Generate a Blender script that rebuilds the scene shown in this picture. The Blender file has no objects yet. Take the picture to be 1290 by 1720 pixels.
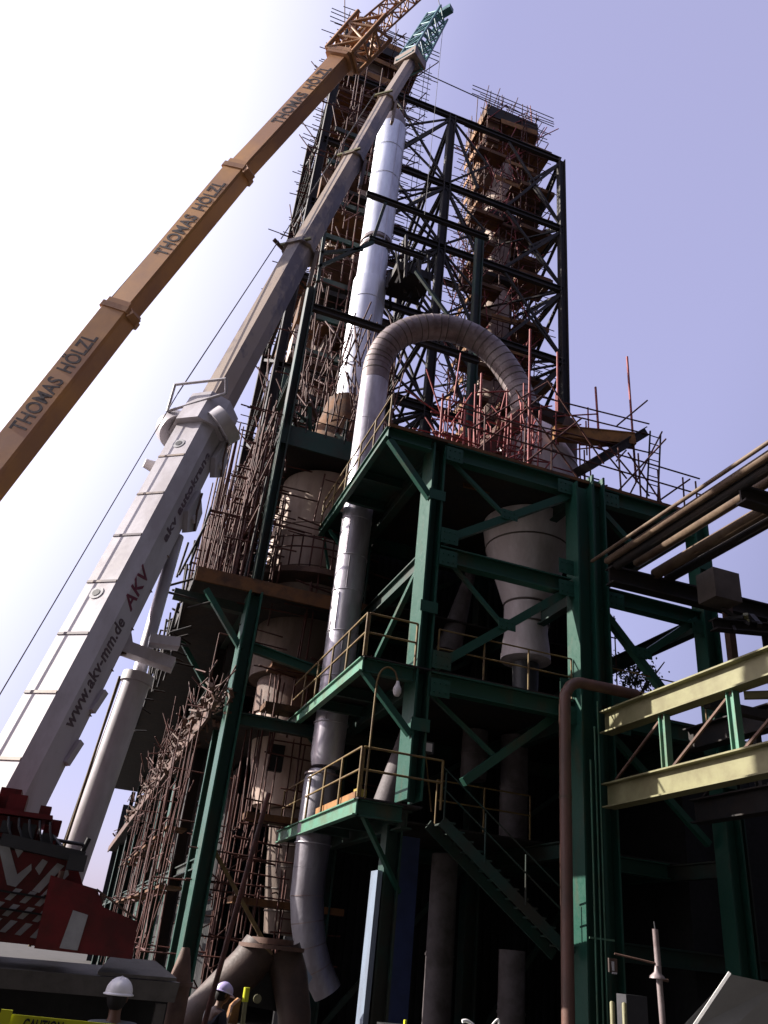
import bpy, math, random
from mathutils import Vector as V, Matrix
S = bpy.context.scene
COL = S.collection
random.seed(7)
# ------------------------------------------------------------------ camera
PITCH, YAW, ROLL = math.radians(28.83), math.radians(17.06), math.radians(6.23)
CAM = V((0, 0, 2.2))
cyw, syw, cpt, spt = math.cos(YAW), math.sin(YAW), math.cos(PITCH), math.sin(PITCH)
fwd = V((syw*cpt, cyw*cpt, spt)); rgt = V((cyw, -syw, 0)); upv = rgt.cross(fwd)
r2 = rgt*math.cos(ROLL) + upv*math.sin(ROLL); u2 = -rgt*math.sin(ROLL) + upv*math.cos(ROLL)
cd = bpy.data.cameras.new('camera'); cam = bpy.data.objects.new('camera', cd); COL.objects.link(cam)
cd.sensor_fit = 'VERTICAL'; cd.sensor_height = 24; cd.lens = 1363.9/1720*24
cd.clip_start = .1; cd.clip_end = 5000
m = Matrix((r2, u2, -fwd)).transposed().to_4x4(); m.translation = CAM; cam.matrix_world = m
S.camera = cam
# ------------------------------------------------------------------ sky and sun
SUN = V((-.78, .36, .51)).normalized()
w = bpy.data.worlds.new('World'); S.world = w; w.use_nodes = True
nt = w.node_tree; nt.nodes.clear()
N = nt.nodes.new; L = nt.links.new
sky = N('ShaderNodeTexSky'); sky.sky_type = 'NISHITA'; sky.sun_disc = False
sky.sun_elevation = math.asin(SUN.z); sky.sun_rotation = math.atan2(SUN.x, SUN.y)
sky.air_density = 1.2; sky.dust_density = 2.0; sky.ozone_density = 1.5
tc = N('ShaderNodeTexCoord'); dt = N('ShaderNodeVectorMath'); dt.operation = 'DOT_PRODUCT'
L(tc.outputs['Generated'], dt.inputs[0]); dt.inputs[1].default_value = SUN
pw = N('ShaderNodeMapRange'); pw.interpolation_type = 'SMOOTHSTEP'; L(dt.outputs['Value'], pw.inputs[0])
pw.inputs[1].default_value = .44; pw.inputs[2].default_value = .79; pw.inputs[4].default_value = .32
tint = N('ShaderNodeMix'); tint.data_type = 'RGBA'; tint.blend_type = 'MULTIPLY'; tint.inputs[0].default_value = 1
L(sky.outputs[0], tint.inputs[6]); tint.inputs[7].default_value = (.72, .62, .84, 1)
glow = N('ShaderNodeMix'); glow.data_type = 'RGBA'; glow.blend_type = 'ADD'; glow.inputs[0].default_value = 1
gm = N('ShaderNodeMix'); gm.data_type = 'RGBA'; gm.blend_type = 'MULTIPLY'; gm.inputs[0].default_value = 1
gm.inputs[7].default_value = (22, 22, 19.5, 1); L(pw.outputs[0], gm.inputs[6])
base = N('ShaderNodeMix'); base.data_type = 'RGBA'; base.blend_type = 'ADD'; base.inputs[0].default_value = 1
L(tint.outputs[2], base.inputs[6]); base.inputs[7].default_value = (3.1, 2.95, 4.4, 1)
fa = N('ShaderNodeMapRange'); fa.interpolation_type = 'SMOOTHSTEP'; fa.inputs[1].default_value = -.45; fa.inputs[2].default_value = .12; fa.inputs[3].default_value = .22; fa.inputs[4].default_value = 1
L(dt.outputs['Value'], fa.inputs[0]); fm = N('ShaderNodeMix'); fm.data_type = 'RGBA'; fm.blend_type = 'MULTIPLY'; fm.inputs[0].default_value = 1
L(base.outputs[2], fm.inputs[6]); L(fa.outputs[0], fm.inputs[7])
L(fm.outputs[2], glow.inputs[6]); L(gm.outputs[2], glow.inputs[7])
bg = N('ShaderNodeBackground'); bg.inputs[1].default_value = .05
wo = N('ShaderNodeOutputWorld'); L(glow.outputs[2], bg.inputs[0]); L(bg.outputs[0], wo.inputs[0])
sd = bpy.data.lights.new('sun', 'SUN'); sun = bpy.data.objects.new('sun', sd); COL.objects.link(sun)
sd.energy = 5.0; sd.angle = math.radians(.6); sd.color = (1, .93, .84)
sun.rotation_euler = SUN.to_track_quat('Z', 'Y').to_euler(); sun.location = (-30, 20, 60)
S.view_settings.view_transform = 'Standard'; S.view_settings.look = 'None'
S.view_settings.exposure = 1.23; S.view_settings.gamma = 1
S.render.engine = 'CYCLES'; S.cycles.max_bounces = 4; S.cycles.diffuse_bounces = 2; S.cycles.glossy_bounces = 3

# ------------------------------------------------------------------ materials
def mat(name, col, rough=.6, metal=0., col2=None, scale=1.5, amt=.5, streak=1., bump=.15, spec=.4, detail=6, lo=.42, hi=.62):
    m = bpy.data.materials.new(name); m.use_nodes = True; t = m.node_tree; b = t.nodes['Principled BSDF']
    g = t.nodes.new('ShaderNodeNewGeometry'); mp = t.nodes.new('ShaderNodeMapping'); mp.inputs['Scale'].default_value = (1, 1, 1/streak)
    t.links.new(g.outputs['Position'], mp.inputs[0])
    n = t.nodes.new('ShaderNodeTexNoise'); n.inputs['Scale'].default_value = scale; n.inputs['Detail'].default_value = detail; n.inputs['Roughness'].default_value = .65
    t.links.new(mp.outputs[0], n.inputs[0])
    r = t.nodes.new('ShaderNodeMapRange'); r.inputs[1].default_value = lo; r.inputs[2].default_value = hi; r.inputs[4].default_value = amt
    t.links.new(n.outputs[0], r.inputs[0])
    mi = t.nodes.new('ShaderNodeMix'); mi.data_type = 'RGBA'; t.links.new(r.outputs[0], mi.inputs[0])
    c2 = col2 or tuple(c*.45 for c in col)
    mi.inputs[6].default_value = (*col, 1); mi.inputs[7].default_value = (*c2, 1)
    t.links.new(mi.outputs[2], b.inputs['Base Color'])
    b.inputs['Metallic'].default_value = metal; b.inputs['Specular IOR Level'].default_value = spec
    n2 = t.nodes.new('ShaderNodeTexNoise'); n2.inputs['Scale'].default_value = scale*7; n2.inputs['Detail'].default_value = 4
    t.links.new(g.outputs['Position'], n2.inputs[0])
    rr = t.nodes.new('ShaderNodeMapRange'); rr.inputs[3].default_value = max(.05, rough-.12); rr.inputs[4].default_value = min(1, rough+.15)
    t.links.new(n2.outputs[0], rr.inputs[0]); t.links.new(rr.outputs[0], b.inputs['Roughness'])
    bp = t.nodes.new('ShaderNodeBump'); bp.inputs['Strength'].default_value = bump; bp.inputs['Distance'].default_value = .02
    t.links.new(n2.outputs[0], bp.inputs['Height']); t.links.new(bp.outputs[0], b.inputs['Normal'])
    return m
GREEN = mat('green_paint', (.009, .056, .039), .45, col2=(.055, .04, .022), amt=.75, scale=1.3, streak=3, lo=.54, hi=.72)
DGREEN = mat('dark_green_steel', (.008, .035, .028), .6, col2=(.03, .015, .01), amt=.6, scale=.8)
BLACKST = mat('near_black_steel', (.012, .011, .012), .7, col2=(.03, .018, .012), amt=.6)  # near-black base with random brown patches
LGREEN = mat('pale_and_sunlit_green', (.07, .19, .13), .5, col2=(.08, .08, .04), amt=.5, scale=2)
RAIL = mat('yellow_rail_paint', (.15, .10, .03), .6, col2=(.07, .035, .02), amt=.7, scale=4)
RUST = mat('rusty_scaffold_tube', (.085, .026, .019), .7, col2=(.03, .013, .012), amt=.8, scale=3)
RED = mat('red_oxide_tube', (.26, .045, .045), .6, col2=(.12, .03, .03), amt=.7, scale=3)
PLANK = mat('weathered_plank', (.13, .055, .018), .8, col2=(.04, .02, .012), amt=.9, scale=1.3)
OCHRE = mat('ochre_plank', (.26, .12, .035), .75, col2=(.10, .045, .018), amt=.8, scale=2.2)
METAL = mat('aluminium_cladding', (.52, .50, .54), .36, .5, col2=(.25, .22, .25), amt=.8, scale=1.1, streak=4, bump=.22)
STACKM = mat('bright_cladding', (.74, .76, .82), .42, .55, col2=(.42, .42, .48), amt=.8, scale=.9, streak=5, bump=.2)
ELBOW = mat('weathered_cladding', (.22, .18, .18), .5, .3, col2=(.11, .075, .075), amt=.8, scale=1.6)
BEIGE = mat('dusty_beige_steel', (.50, .40, .34), .75, col2=(.26, .18, .15), amt=.8, scale=.9, streak=3)
CONE = mat('dusty_grey_cladding', (.64, .58, .60), .65, .1, col2=(.38, .32, .32), amt=.8, scale=.8, streak=3)
WHITE = mat('white_crane_paint', (.48, .455, .49), .4, col2=(.32, .29, .30), amt=.75, scale=1.5, streak=2.5, bump=.04)
BOOMG = mat('blotched_boom_steel', (.27, .21, .17), .5, col2=(.10, .08, .095), amt=.95, scale=.8, streak=3.0, bump=.06, lo=.47, hi=.54)  # dark blotches paint wavy reflections into the upper boom's colour
TEAL = mat('teal_paint', (.08, .20, .22), .5, col2=(.05, .09, .1), amt=.6)
ORANGE = mat('faded_orange_paint', (.50, .255, .09), .5, col2=(.27, .14, .10), amt=.7, scale=.35, bump=.05)
ORJIB = mat('orange_lattice_paint', (.36, .19, .085), .55, col2=(.2, .08, .04), amt=.6)
CRED = mat('red_machine_paint', (.13, .009, .013), .4, col2=(.05, .008, .009), amt=.8, scale=2)
PWHITE = mat('white_marking_paint', (.34, .34, .36), .5, col2=(.20, .19, .20), amt=.5, scale=3)
DARKG = mat('dark_grey_paint', (.035, .035, .04), .5)
BLACK = mat('black_rubber', (.01, .01, .011), .7)
LETGREY = mat('faded_grey_lettering', (.13, .09, .11), .6)
LETTER = mat('dark_brown_lettering', (.035, .018, .018), .6)
LETRED = mat('dark_red_lettering', (.16, .02, .05), .6)
DECK = mat('grey_deck_plate', (.085, .075, .068), .7, col2=(.04, .035, .03), amt=.6, scale=4)
RPIPE = mat('red_brown_pipe', (.13, .065, .05), .5, col2=(.07, .045, .035), amt=.7, scale=1.5, streak=2)
BPIPE = mat('brown_lagged_pipe', (.13, .09, .06), .5, col2=(.06, .035, .025), amt=.7, scale=2)
CREAM = mat('cream_yellow_paint', (.185, .178, .09), .55, col2=(.12, .105, .05), amt=.7, scale=1.4)
CHUTE = mat('rust_brown_casting', (.11, .06, .042), .65, col2=(.05, .026, .02), amt=.8, scale=2)
BLUE = mat('pale_blue_paint', (.15, .19, .25), .5, col2=(.10, .11, .14), amt=.6, scale=2, streak=3)
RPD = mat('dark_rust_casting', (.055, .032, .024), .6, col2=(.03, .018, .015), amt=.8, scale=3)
DIM = mat('shaded_grey_pipe', (.10, .085, .09), .7, col2=(.05, .04, .04), amt=.8, scale=2)  # grey of the pipes, with the shade under the decks mixed in
BEIGE_SHADE = mat('shaded_beige_steel', (.15, .11, .09), .75, col2=(.07, .05, .04), amt=.8, scale=1.2, streak=3)  # beige of the lower vessel parts, their shade worked into the colour
NAVY = mat('navy_paint', (.010, .02, .08), .5)
GROUND = mat('dusty_ground', (.045, .04, .034), .9, col2=(.028, .025, .022), amt=.8, scale=.6, bump=.4)
HALL = mat('shade_black_sheet', (.012, .012, .014), .85, amt=.5)  # darkness inside and behind the tower is put into this near-black
LEAF = mat('dark_leaf', (.025, .04, .018), .7, col2=(.012, .02, .012), amt=.8, scale=5)
BARK = mat('bark', (.06, .045, .03), .9)
HELM = mat('white_helmet_plastic', (.75, .73, .76), .3, amt=.1, bump=.02)
HELMP = mat('lilac_helmet_plastic', (.42, .36, .62), .3, amt=.1, bump=.02)
SKIN = mat('brown_skin', (.12, .06, .04), .55, amt=.15, bump=.05)
HAIR = mat('black_hair', (.008, .006, .006), .7)
GREYC = mat('grey_cotton', (.16, .17, .18), .9, amt=.5, scale=8)
DARKC = mat('dark_blue_cotton', (.02, .022, .035), .9, amt=.5, scale=8)
TAPE = mat('yellow_tape', (.50, .52, .015), .5, amt=.1, bump=.02)
YEL = mat('yellow_paint', (.34, .23, .04), .5, amt=.3)
LAMPG = mat('frosted_lamp_glass', (.6, .56, .56), .3, amt=.2)
CABLE = mat('steel_cable', (.06, .055, .06), .6)
BOXM = mat('brown_grey_box', (.10, .08, .07), .7)
GREYP = mat('light_grey_panel', (.34, .35, .37), .5, amt=.25)
WPLAST = mat('white_plastic_sheet', (.8, .8, .78), .4, amt=.1)

# ------------------------------------------------------------------ mesh helpers
class MB:
    def __init__(s): s.v = []; s.f = []; s.sm = []
    def add(s, vs, fs, smooth=False):
        o = len(s.v); s.v += [V(p) for p in vs]
        for f in fs: s.f.append([i+o for i in f]); s.sm.append(smooth)
        return s
    def frame(s, o, a, b, c, x0, x1, y0, y1, z0, z1):
        vs = [o+a*x+b*y+c*z for x in (x0, x1) for y in (y0, y1) for z in (z0, z1)]
        return s.add(vs, [(0,1,3,2),(4,6,7,5),(0,4,5,1),(2,3,7,6),(0,2,6,4),(1,5,7,3)])
    def box(s, x0, x1, y0, y1, z0, z1):
        return s.frame(V((0,0,0)), V((1,0,0)), V((0,1,0)), V((0,0,1)), x0, x1, y0, y1, z0, z1)
    def bar(s, p, q, w, h=None, up=(0,0,1)):
        p = V(p); q = V(q); d = q-p; l = d.length; d.normalize(); u = V(up)
        if abs(d.dot(u)) > .98: u = V((0,1,0))
        a = d.cross(u).normalized(); b = a.cross(d); h = h or w
        return s.frame(p, d, a, b, 0, l, -w/2, w/2, -h/2, h/2)
    def ibeam(s, p, q, w, h, t=.03, up=(0,0,1)):
        p = V(p); q = V(q); d = q-p; l = d.length; d.normalize(); u = V(up)
        if abs(d.dot(u)) > .98: u = V((0,1,0))
        a = d.cross(u).normalized(); b = a.cross(d)
        s.frame(p, d, a, b, 0, l, -w/2, w/2, h/2-t, h/2); s.frame(p, d, a, b, 0, l, -w/2, w/2, -h/2, -h/2+t)
        return s.frame(p, d, a, b, 0, l, -t/2, t/2, -h/2+t, h/2-t)
    def tube(s, pts, r, n=8, caps=True, smooth=True):
        pts = [V(p) for p in pts]; k = len(pts); rs = r if isinstance(r, (list, tuple)) else [r]*k
        vs = []; ref = None
        for i, p in enumerate(pts):
            d = (pts[min(i+1, k-1)]-pts[max(i-1, 0)]).normalized()
            if ref is None:
                ref = V((0,0,1)) if abs(d.z) < .9 else V((0,1,0))
                ref = (ref-d*ref.dot(d)).normalized()
            else:
                ref = (ref-d*ref.dot(d)).normalized()
            b = d.cross(ref)
            for j in range(n):
                an = 2*math.pi*j/n; vs.append(p+(ref*math.cos(an)+b*math.sin(an))*rs[i])
        fs = [(i*n+j, i*n+(j+1) % n, (i+1)*n+(j+1) % n, (i+1)*n+j) for i in range(k-1) for j in range(n)]
        s.add(vs, fs, smooth)
        if caps: s.add(vs[:n], [tuple(range(n))[::-1]]); s.add(vs[-n:], [tuple(range(n))])
        return s
    def lathe(s, cx, cy, prof, n=40, lean=None, caps=True):
        pts = []; rs = []
        vs = []
        for (r, z) in prof:
            ox, oy = (lean(z) if lean else (0, 0))
            for j in range(n):
                an = 2*math.pi*j/n; vs.append(V((cx+ox+r*math.cos(an), cy+oy+r*math.sin(an), z)))
        k = len(prof)
        fs = [(i*n+j, i*n+(j+1) % n, (i+1)*n+(j+1) % n, (i+1)*n+j) for i in range(k-1) for j in range(n)]
        s.add(vs, fs, True)
        if caps: s.add(vs[:n], [tuple(range(n))[::-1]]); s.add(vs[-n:], [tuple(range(n))])
        return s
    def prism(s, pts, d):
        pts = [V(p) for p in pts]; n = len(pts); d = V(d)
        return s.add(pts+[p+d for p in pts], [tuple(range(n)), tuple(range(n, 2*n))[::-1]]+[(i, i+n, (i+1) % n+n, (i+1) % n) for i in range(n)])
    def build(s, name, mt, parent=None, label=None, kind=None):
        off = parent_loc(parent)
        me = bpy.data.meshes.new(name); me.from_pydata([tuple(p-off) for p in s.v], [], s.f)
        me.polygons.foreach_set('use_smooth', s.sm); me.materials.append(mt); me.update()
        o = bpy.data.objects.new(name, me); COL.objects.link(o)
        if parent: o.parent = parent
        if label: o['label'] = label
        if kind: o['kind'] = kind
        return o
def parent_loc(p):
    r = V((0, 0, 0))
    while p is not None: r += p.location; p = p.parent
    return r
def thing(name, label, cat, loc=(0, 0, 0), group=None):
    o = bpy.data.objects.new(name, None); COL.objects.link(o); o.location = loc; o.empty_display_size = .3
    o['label'] = label; o['category'] = cat
    if group: o['group'] = group
    return o
def tag(o, label, cat, group=None):
    o['label'] = label; o['category'] = cat
    if group: o['group'] = group
    return o
def many(name, specs, fn, mt, parent, limit=95):
    """specs: list of (p, q); the ones nearest the camera are parts, the rest one stuff part"""
    specs = sorted(specs, key=lambda s: -((V(s[1])-V(s[0])).length/((V(s[0])+V(s[1]))/2-CAM).length))
    for sp in specs[:limit]: b = MB(); fn(b, sp); b.build(name, mt, parent)
    if len(specs) > limit:
        b = MB()
        for sp in specs[limit:]: fn(b, sp)
        b.build(name, mt, parent, kind='stuff')
def text(name, s, o, xd, yd, size, mt, parent, bold=0.0, sx=1.0, fit=None):
    c = bpy.data.curves.new('lettering', 'FONT'); c.body = s; c.size = size; c.extrude = .004; c.offset = bold; c.space_character = 1.05
    t = bpy.data.objects.new('lettering', c); COL.objects.link(t)
    bpy.context.view_layer.update()
    me = bpy.data.meshes.new_from_object(t.evaluated_get(bpy.context.evaluated_depsgraph_get()))
    bpy.data.objects.remove(t); bpy.data.curves.remove(c)
    xd = V(xd).normalized(); yd = V(yd); yd = (yd-xd*yd.dot(xd)).normalized(); zd = xd.cross(yd)
    off = parent_loc(parent); o = V(o)
    if fit: sx = fit/max(v.co.x for v in me.vertices)
    for v in me.vertices: v.co = o+xd*v.co.x*sx+yd*v.co.y+zd*v.co.z-off
    me.materials.clear(); me.materials.append(mt)
    ob = bpy.data.objects.new(name, me); COL.objects.link(ob); ob.parent = parent
    return ob
def U(a, b): return random.uniform(a, b)

# ------------------------------------------------------------------ ground
b = MB(); g = 60; R_ = 1500
b.add([(-R_, -R_, 0), (R_, -R_, 0), (R_, R_, 0), (-R_, R_, 0)], [(0, 1, 2, 3)])
o = b.build('ground', GROUND); o['kind'] = 'structure'

# ------------------------------------------------------------------ railing helper
def railing(parent, p, q, name='railing', mt=None, h=1.1, step=1.5, r=.028, rails=(1.1, .6)):
    p = V(p); q = V(q); mt = mt or RAIL; n = max(1, round((q-p).length/step)); rl = MB()
    for k in rails: rl.tube([p+V((0, 0, k)), q+V((0, 0, k))], r, 6)
    ro = rl.build('handrail', mt, parent)
    for i in range(n+1):
        a = p.lerp(q, i/n); MB().tube([a, a+V((0, 0, h))], r*1.15, 6).build('railing_post', mt, ro)
    return ro

# ================================================================== FRONT GREEN TOWER
T = thing('steel_process_tower', 'dark green steel tower with railed platforms around the grey cyclone in the foreground', 'steel tower', (11, 21, 0))
XB, XC, XR, Y0, Y1 = 6.95, 11.55, 15.65, 18.0, 24.6
def col(x, y, z0, z1, w=.42, mt=GREEN, par=None, nm='column'):
    MB().ibeam((x, y, z0), (x, y, z1), w, w, .05, up=(0, 1, 0)).build(nm, mt, par or T)
# B: box-like H column, flanges facing left/right
MB().ibeam((XB, Y0+.3, 5.45), (XB, Y0+.3, 15.15), .80, .38, .05, up=(1, 0, 0)).build('column', GREEN, T)
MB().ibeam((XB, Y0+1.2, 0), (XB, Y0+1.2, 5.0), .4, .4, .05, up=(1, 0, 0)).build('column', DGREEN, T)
b = MB().ibeam((XC-.12, Y0-.1, 0), (XC-.12, Y0-.1, 15.0), .62, .56, .05, up=(1, 0, 0)); b.ibeam((XC+.42, Y0-.02, 0), (XC+.42, Y0-.02, 15.45), .6, .42, .05, up=(1, 0, 0)); b.build('column', GREEN, T)
b = MB()
for dx, dz in ((-.2, 0), (-.06, .0), (.05, 0)): b.tube([(XC+dx, Y0-.44, .2), (XC+dx, Y0-.44, 6.2+dz*4+dx*6+2)], .022, 6)
b.bar((XC-.35, Y0-.43, 3.1), (XC+.3, Y0-.43, 3.1), .04)
b.build('conduit', LGREEN, T)
MB().ibeam((XR, Y0, 0), (XR, Y0, 15.1), .5, .5, .05, up=(1, 0, 0)).build('column', GREEN, T)
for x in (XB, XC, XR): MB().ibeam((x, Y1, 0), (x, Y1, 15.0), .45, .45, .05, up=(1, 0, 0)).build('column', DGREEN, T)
LV = [(15.2, .5), (11.95, .46), (8.5, .46), (5.28, .4)]
for z, h in LV:
    for (xa, xb) in ((XB+.2, XC-.46), (XC+.66, XR-.26)):
        if z < 6 and xa < 8: continue
        y = Y0 if not (z < 6) else 20.2
        MB().ibeam((xa, y, z-h/2), (xb, y, z-h/2), .3, h, .04).build('beam', GREEN, T)
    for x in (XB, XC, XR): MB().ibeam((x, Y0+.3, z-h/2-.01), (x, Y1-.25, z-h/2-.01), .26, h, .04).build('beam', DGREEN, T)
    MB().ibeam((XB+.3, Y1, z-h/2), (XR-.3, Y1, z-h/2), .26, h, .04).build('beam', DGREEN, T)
# cantilevered platforms left (x 5.38 .. XB) from y 18 to 25
XE = 5.38
for z, xe, yb in ((15.2, XE, 24.9), (8.5, XE, 25.2), (5.28, 5.6, 25.3)):
    h = .34
    MB().ibeam((xe+.02, Y0, z-h/2), (XB-.25, Y0, z-h/2), .2, h, .03).build('beam', GREEN, T)
    MB().ibeam((xe, Y0-.1, z-h/2), (xe, yb, z-h/2), .16, h, .03).build('beam', LGREEN if z < 10 else GREEN, T)  # lower side channels get their sunlit tone as a paler colour
    for yy in (20.4, 22.0, 24.8): MB().ibeam((xe+.1, yy, z-h/2-.005), (XB-.2, yy, z-h/2-.005), .14, h-.05, .03).build('beam', DGREEN, T)
    # floor plate with an opening round the duct
    x0 = xe+.02; zz = z+.005; b = MB()
    b.box(x0, XB+.2, Y0-.12, 22.25, zz, zz+.04); b.box(6.62, XB+.2, 22.25, 23.36, zz, zz+.04); b.box(x0, XB+.2, 23.36, yb, zz, zz+.04)
    b.build('floor_plate', DGREEN if z > 10 else BLACKST, T)
    b = MB().box(XB+.203, XR+.3, (Y0-.12) if z > 6 else 20.1, Y1+.1, zz, zz+.04); b.build('floor_plate', BLACKST, T)
    railing(T, (xe, Y0-.08, z+.04), (xe, yb, z+.04))
    if z < 14:
        railing(T, (xe+.05, Y0-.08, z+.04), (XB-.25 if z > 6 else 7.6, Y0-.08, z+.04), mt=RAIL)
b = MB().box(XB+.2, XR+.3, 22.6, Y1+.1, 11.96, 12.0); b.build('floor_plate', BLACKST, T)
railing(T, (7.3, Y0-.05, 8.54), (11.1, Y0-.05, 8.54), r=.022)
railing(T, (8.4, 20.1, 5.33), (11.1, 20.1, 5.33), r=.022)
railing(T, (12.3, Y0-.05, 8.54), (15.3, Y0-.05, 8.54), r=.022)
# front end edge plates of the lowest platform and its white-lit panel
MB().box(5.66, 5.69, 18.3, 21.6, 5.34, 5.5).build('kick_plate', OCHRE, T)
# knee braces
def brace(p, q, w=.16, mt=GREEN, h=None): MB().bar(p, q, w, h or w).build('brace', mt, T)
brace((5.45, Y0, 14.85), (6.78, Y0, 13.35), .17); brace((5.42, Y0, 8.2), (6.75, Y0, 6.9), .15)
brace((6.85, 18.2, 11.7), (6.85, 22.9, 9.0), .14); brace((5.5, 24.0, 14.8), (6.8, 24.0, 13.4), .1)
brace((5.5, 24.2, 8.2), (6.8, 24.2, 7.0), .1); brace((5.9, 18.3, 5.0), (7.2, 19.1, 3.6), .1)
brace((5.45, 24.6, 14.9), (5.9, 24.6, 13.3), .08)
for z0, z1 in ((12.12, 14.72), (8.6, 11.72)):
    brace((7.2, Y0, z0), (11.2, Y0, z1), .22); brace((7.25, Y0+.02, z1+.1), (9.05, Y0+.02, (z0+z1)/2+.05), .1)
brace((8.3, Y0+.3, 6.1), (11.0, Y0+.3, 8.3), .2); brace((7.25, Y0+.3, 8.1), (9.1, Y0+.3, 6.85), .1)
brace((12.1, Y0, 11.3), (14.3, Y0, 9.0), .2); brace((13.35, Y0, 10.2), (15.3, Y0, 11.7), .2)
brace((12.1, Y0, 14.6), (13.6, Y0, 13.3), .16); brace((12.3, Y0+.2, 8.0), (15.2, Y0+.2, 5.6), .16)
for y in (Y1,):
    for xa, xb in ((XB, XC), (XC, XR)):
        for z0, z1 in ((0.3, 5), (5.4, 8.2), (8.7, 11.6), (12.1, 14.9)):
            brace((xa+.2, y, z0), (xb-.2, y, z1), .14, DGREEN)
# stair going down from the lowest platform
st = MB().bar((7.66, Y0-.05, 5.1), (11.0, Y0-.05, 2.7), .06, .24); st.bar((7.66, Y0+.75, 5.1), (11.0, Y0+.75, 2.7), .06, .24)
st.build('stair_stringer', DGREEN, T)
b = MB()
for i in range(14): x = 7.8+i*.235; z = 5.1-i*.17; b.box(x, x+.24, Y0, Y0+.7, z-.02, z+.02)
b.build('stair_tread', DGREEN, T)
b = MB()
b.tube([(7.6, Y0-.08, 6.3), (11.0, Y0-.08, 3.85)], .02, 6); b.tube([(7.6, Y0-.08, 5.85), (11.0, Y0-.08, 3.4)], .02, 6); b.build('handrail', DGREEN, T)
for i in range(4): x = 7.7+i*1.05; z = 5.15-(x-7.66)*.72; MB().tube([(x, Y0-.08, z), (x, Y0-.08, z+1.05)], .022, 6).build('railing_post', DGREEN, T)
# toe boards and scaffold rails on the top platform edge
b = MB().box(XE-.02, XR+.3, Y0-.16, Y0-.125, 15.2, 15.3); b.build('toe_board', PLANK, T)
def gusset(x, z, w=.5, h=.45, y=None, mt=GREEN):
    y = Y0-.17 if y is None else y; b = MB().box(x-w/2, x+w/2, y-.012, y, z-h/2, z+h/2)
    for i in range(3):
        for k in range(2): b.tube([(x-w*.3+w*.3*i, y-.012, z-h*.25+h*.5*k), (x-w*.3+w*.3*i, y-.035, z-h*.25+h*.5*k)], .022, 6)
    b.build('gusset_plate', mt, T)
for z in (14.85, 12.25, 11.6, 8.8, 8.1): gusset(XB+.42, z); gusset(XC-.62, z); gusset(XC+.95, z)
for x, z in ((9.15, 13.42), (9.15, 10.15), (13.35, 10.25), (13.55, 13.3)): gusset(x, z, .5, .3, Y0-.125)
for z in (14.6, 11.4, 8.0): gusset(XR-.4, z)
for x in (XB, XR):
    for z in (7.0, 10.0, 13.3): MB().box(x-.24, x+.24, Y0-.155 if x > 7 else Y0-.13, Y0-.105 if x < 7 else Y0-.26, z, z+.3).build('splice_plate', GREEN, T)
# corrugated back wall
b = MB(); x = XB-.1; k = 0
while x < 16.0:
    d = .05 if k % 2 else 0; b.box(x, x+.127, Y1+.35+d, Y1+.45+d, 0, 15.1); x += .128; k += 1
b.build('back_wall', HALL, T)
b = MB(); y = 18.9; k = 0

# ================================================================== silver duct with the arch
D = thing('gas_duct', 'tall pale silver clad duct rising through the left platforms and arching over to the cyclone', 'duct', (6.1, 22.8, 0))
R0 = .485
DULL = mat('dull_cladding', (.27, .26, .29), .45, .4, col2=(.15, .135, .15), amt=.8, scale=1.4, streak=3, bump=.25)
def band(parent, x, y, z, r, mt=ELBOW, h=.05):
    MB().lathe(x, y, [(r, z), (r+.018, z+.004), (r+.018, z+h), (r, z+h+.004)], 36, caps=False).build('clamp_band', mt, parent)
DX, DY = 6.102, 22.8
RI = MB().lathe(DX, DY, [(R0-.08, 6.814), (R0-.02, 7.086), (R0, 10.126), (R0+.01, 16.097), (R0+.02, 20.44)], 40).build('riser', METAL, D)
for z in (8.0, 9.35, 10.75, 12.1, 13.3, 14.65, 17.0, 18.6): band(RI, DX, DY, z, R0+.004, METAL, .025)
for z0, z1, a in ((8.05, 9.3, 4.1), (9.4, 10.7, 4.5), (10.8, 12.0, 3.9), (12.15, 13.25, 4.3), (13.35, 14.6, 4.0), (17.1, 18.5, 4.4)):
    MB().bar((DX+(R0+.012)*math.cos(a), DY+(R0+.012)*math.sin(a), z0), (DX+(R0+.012)*math.cos(a), DY+(R0+.012)*math.sin(a), z1), .02).build('lap_seam', METAL, RI)
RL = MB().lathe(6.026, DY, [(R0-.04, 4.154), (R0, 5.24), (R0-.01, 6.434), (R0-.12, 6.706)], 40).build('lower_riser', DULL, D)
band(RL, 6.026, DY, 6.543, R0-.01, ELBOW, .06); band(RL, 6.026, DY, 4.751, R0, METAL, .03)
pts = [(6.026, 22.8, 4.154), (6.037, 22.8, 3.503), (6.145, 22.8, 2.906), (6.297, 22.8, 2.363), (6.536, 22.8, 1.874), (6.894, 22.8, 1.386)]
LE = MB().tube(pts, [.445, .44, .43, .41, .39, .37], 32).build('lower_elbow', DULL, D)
for i in range(1, 5):
    p = V(pts[i]); d = (V(pts[i+1])-V(pts[i-1])).normalized(); MB().tube([p-d*.015, p+d*.015], .465-.017*i, 32).build('clamp_band', ELBOW, LE)
def cat(P, k=5):
    out = []
    Q = [P[0]]+P+[P[-1]]
    for i in range(1, len(Q)-2):
        for j in range(k):
            t = j/k; a, b_, c, d = [V(q) for q in Q[i-1:i+3]]
            out.append(.5*((2*b_)+(c-a)*t+(2*a-5*b_+4*c-d)*t*t+(3*b_-a-3*c+d)*t**3))
    out.append(V(P[-1])); return out
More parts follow.
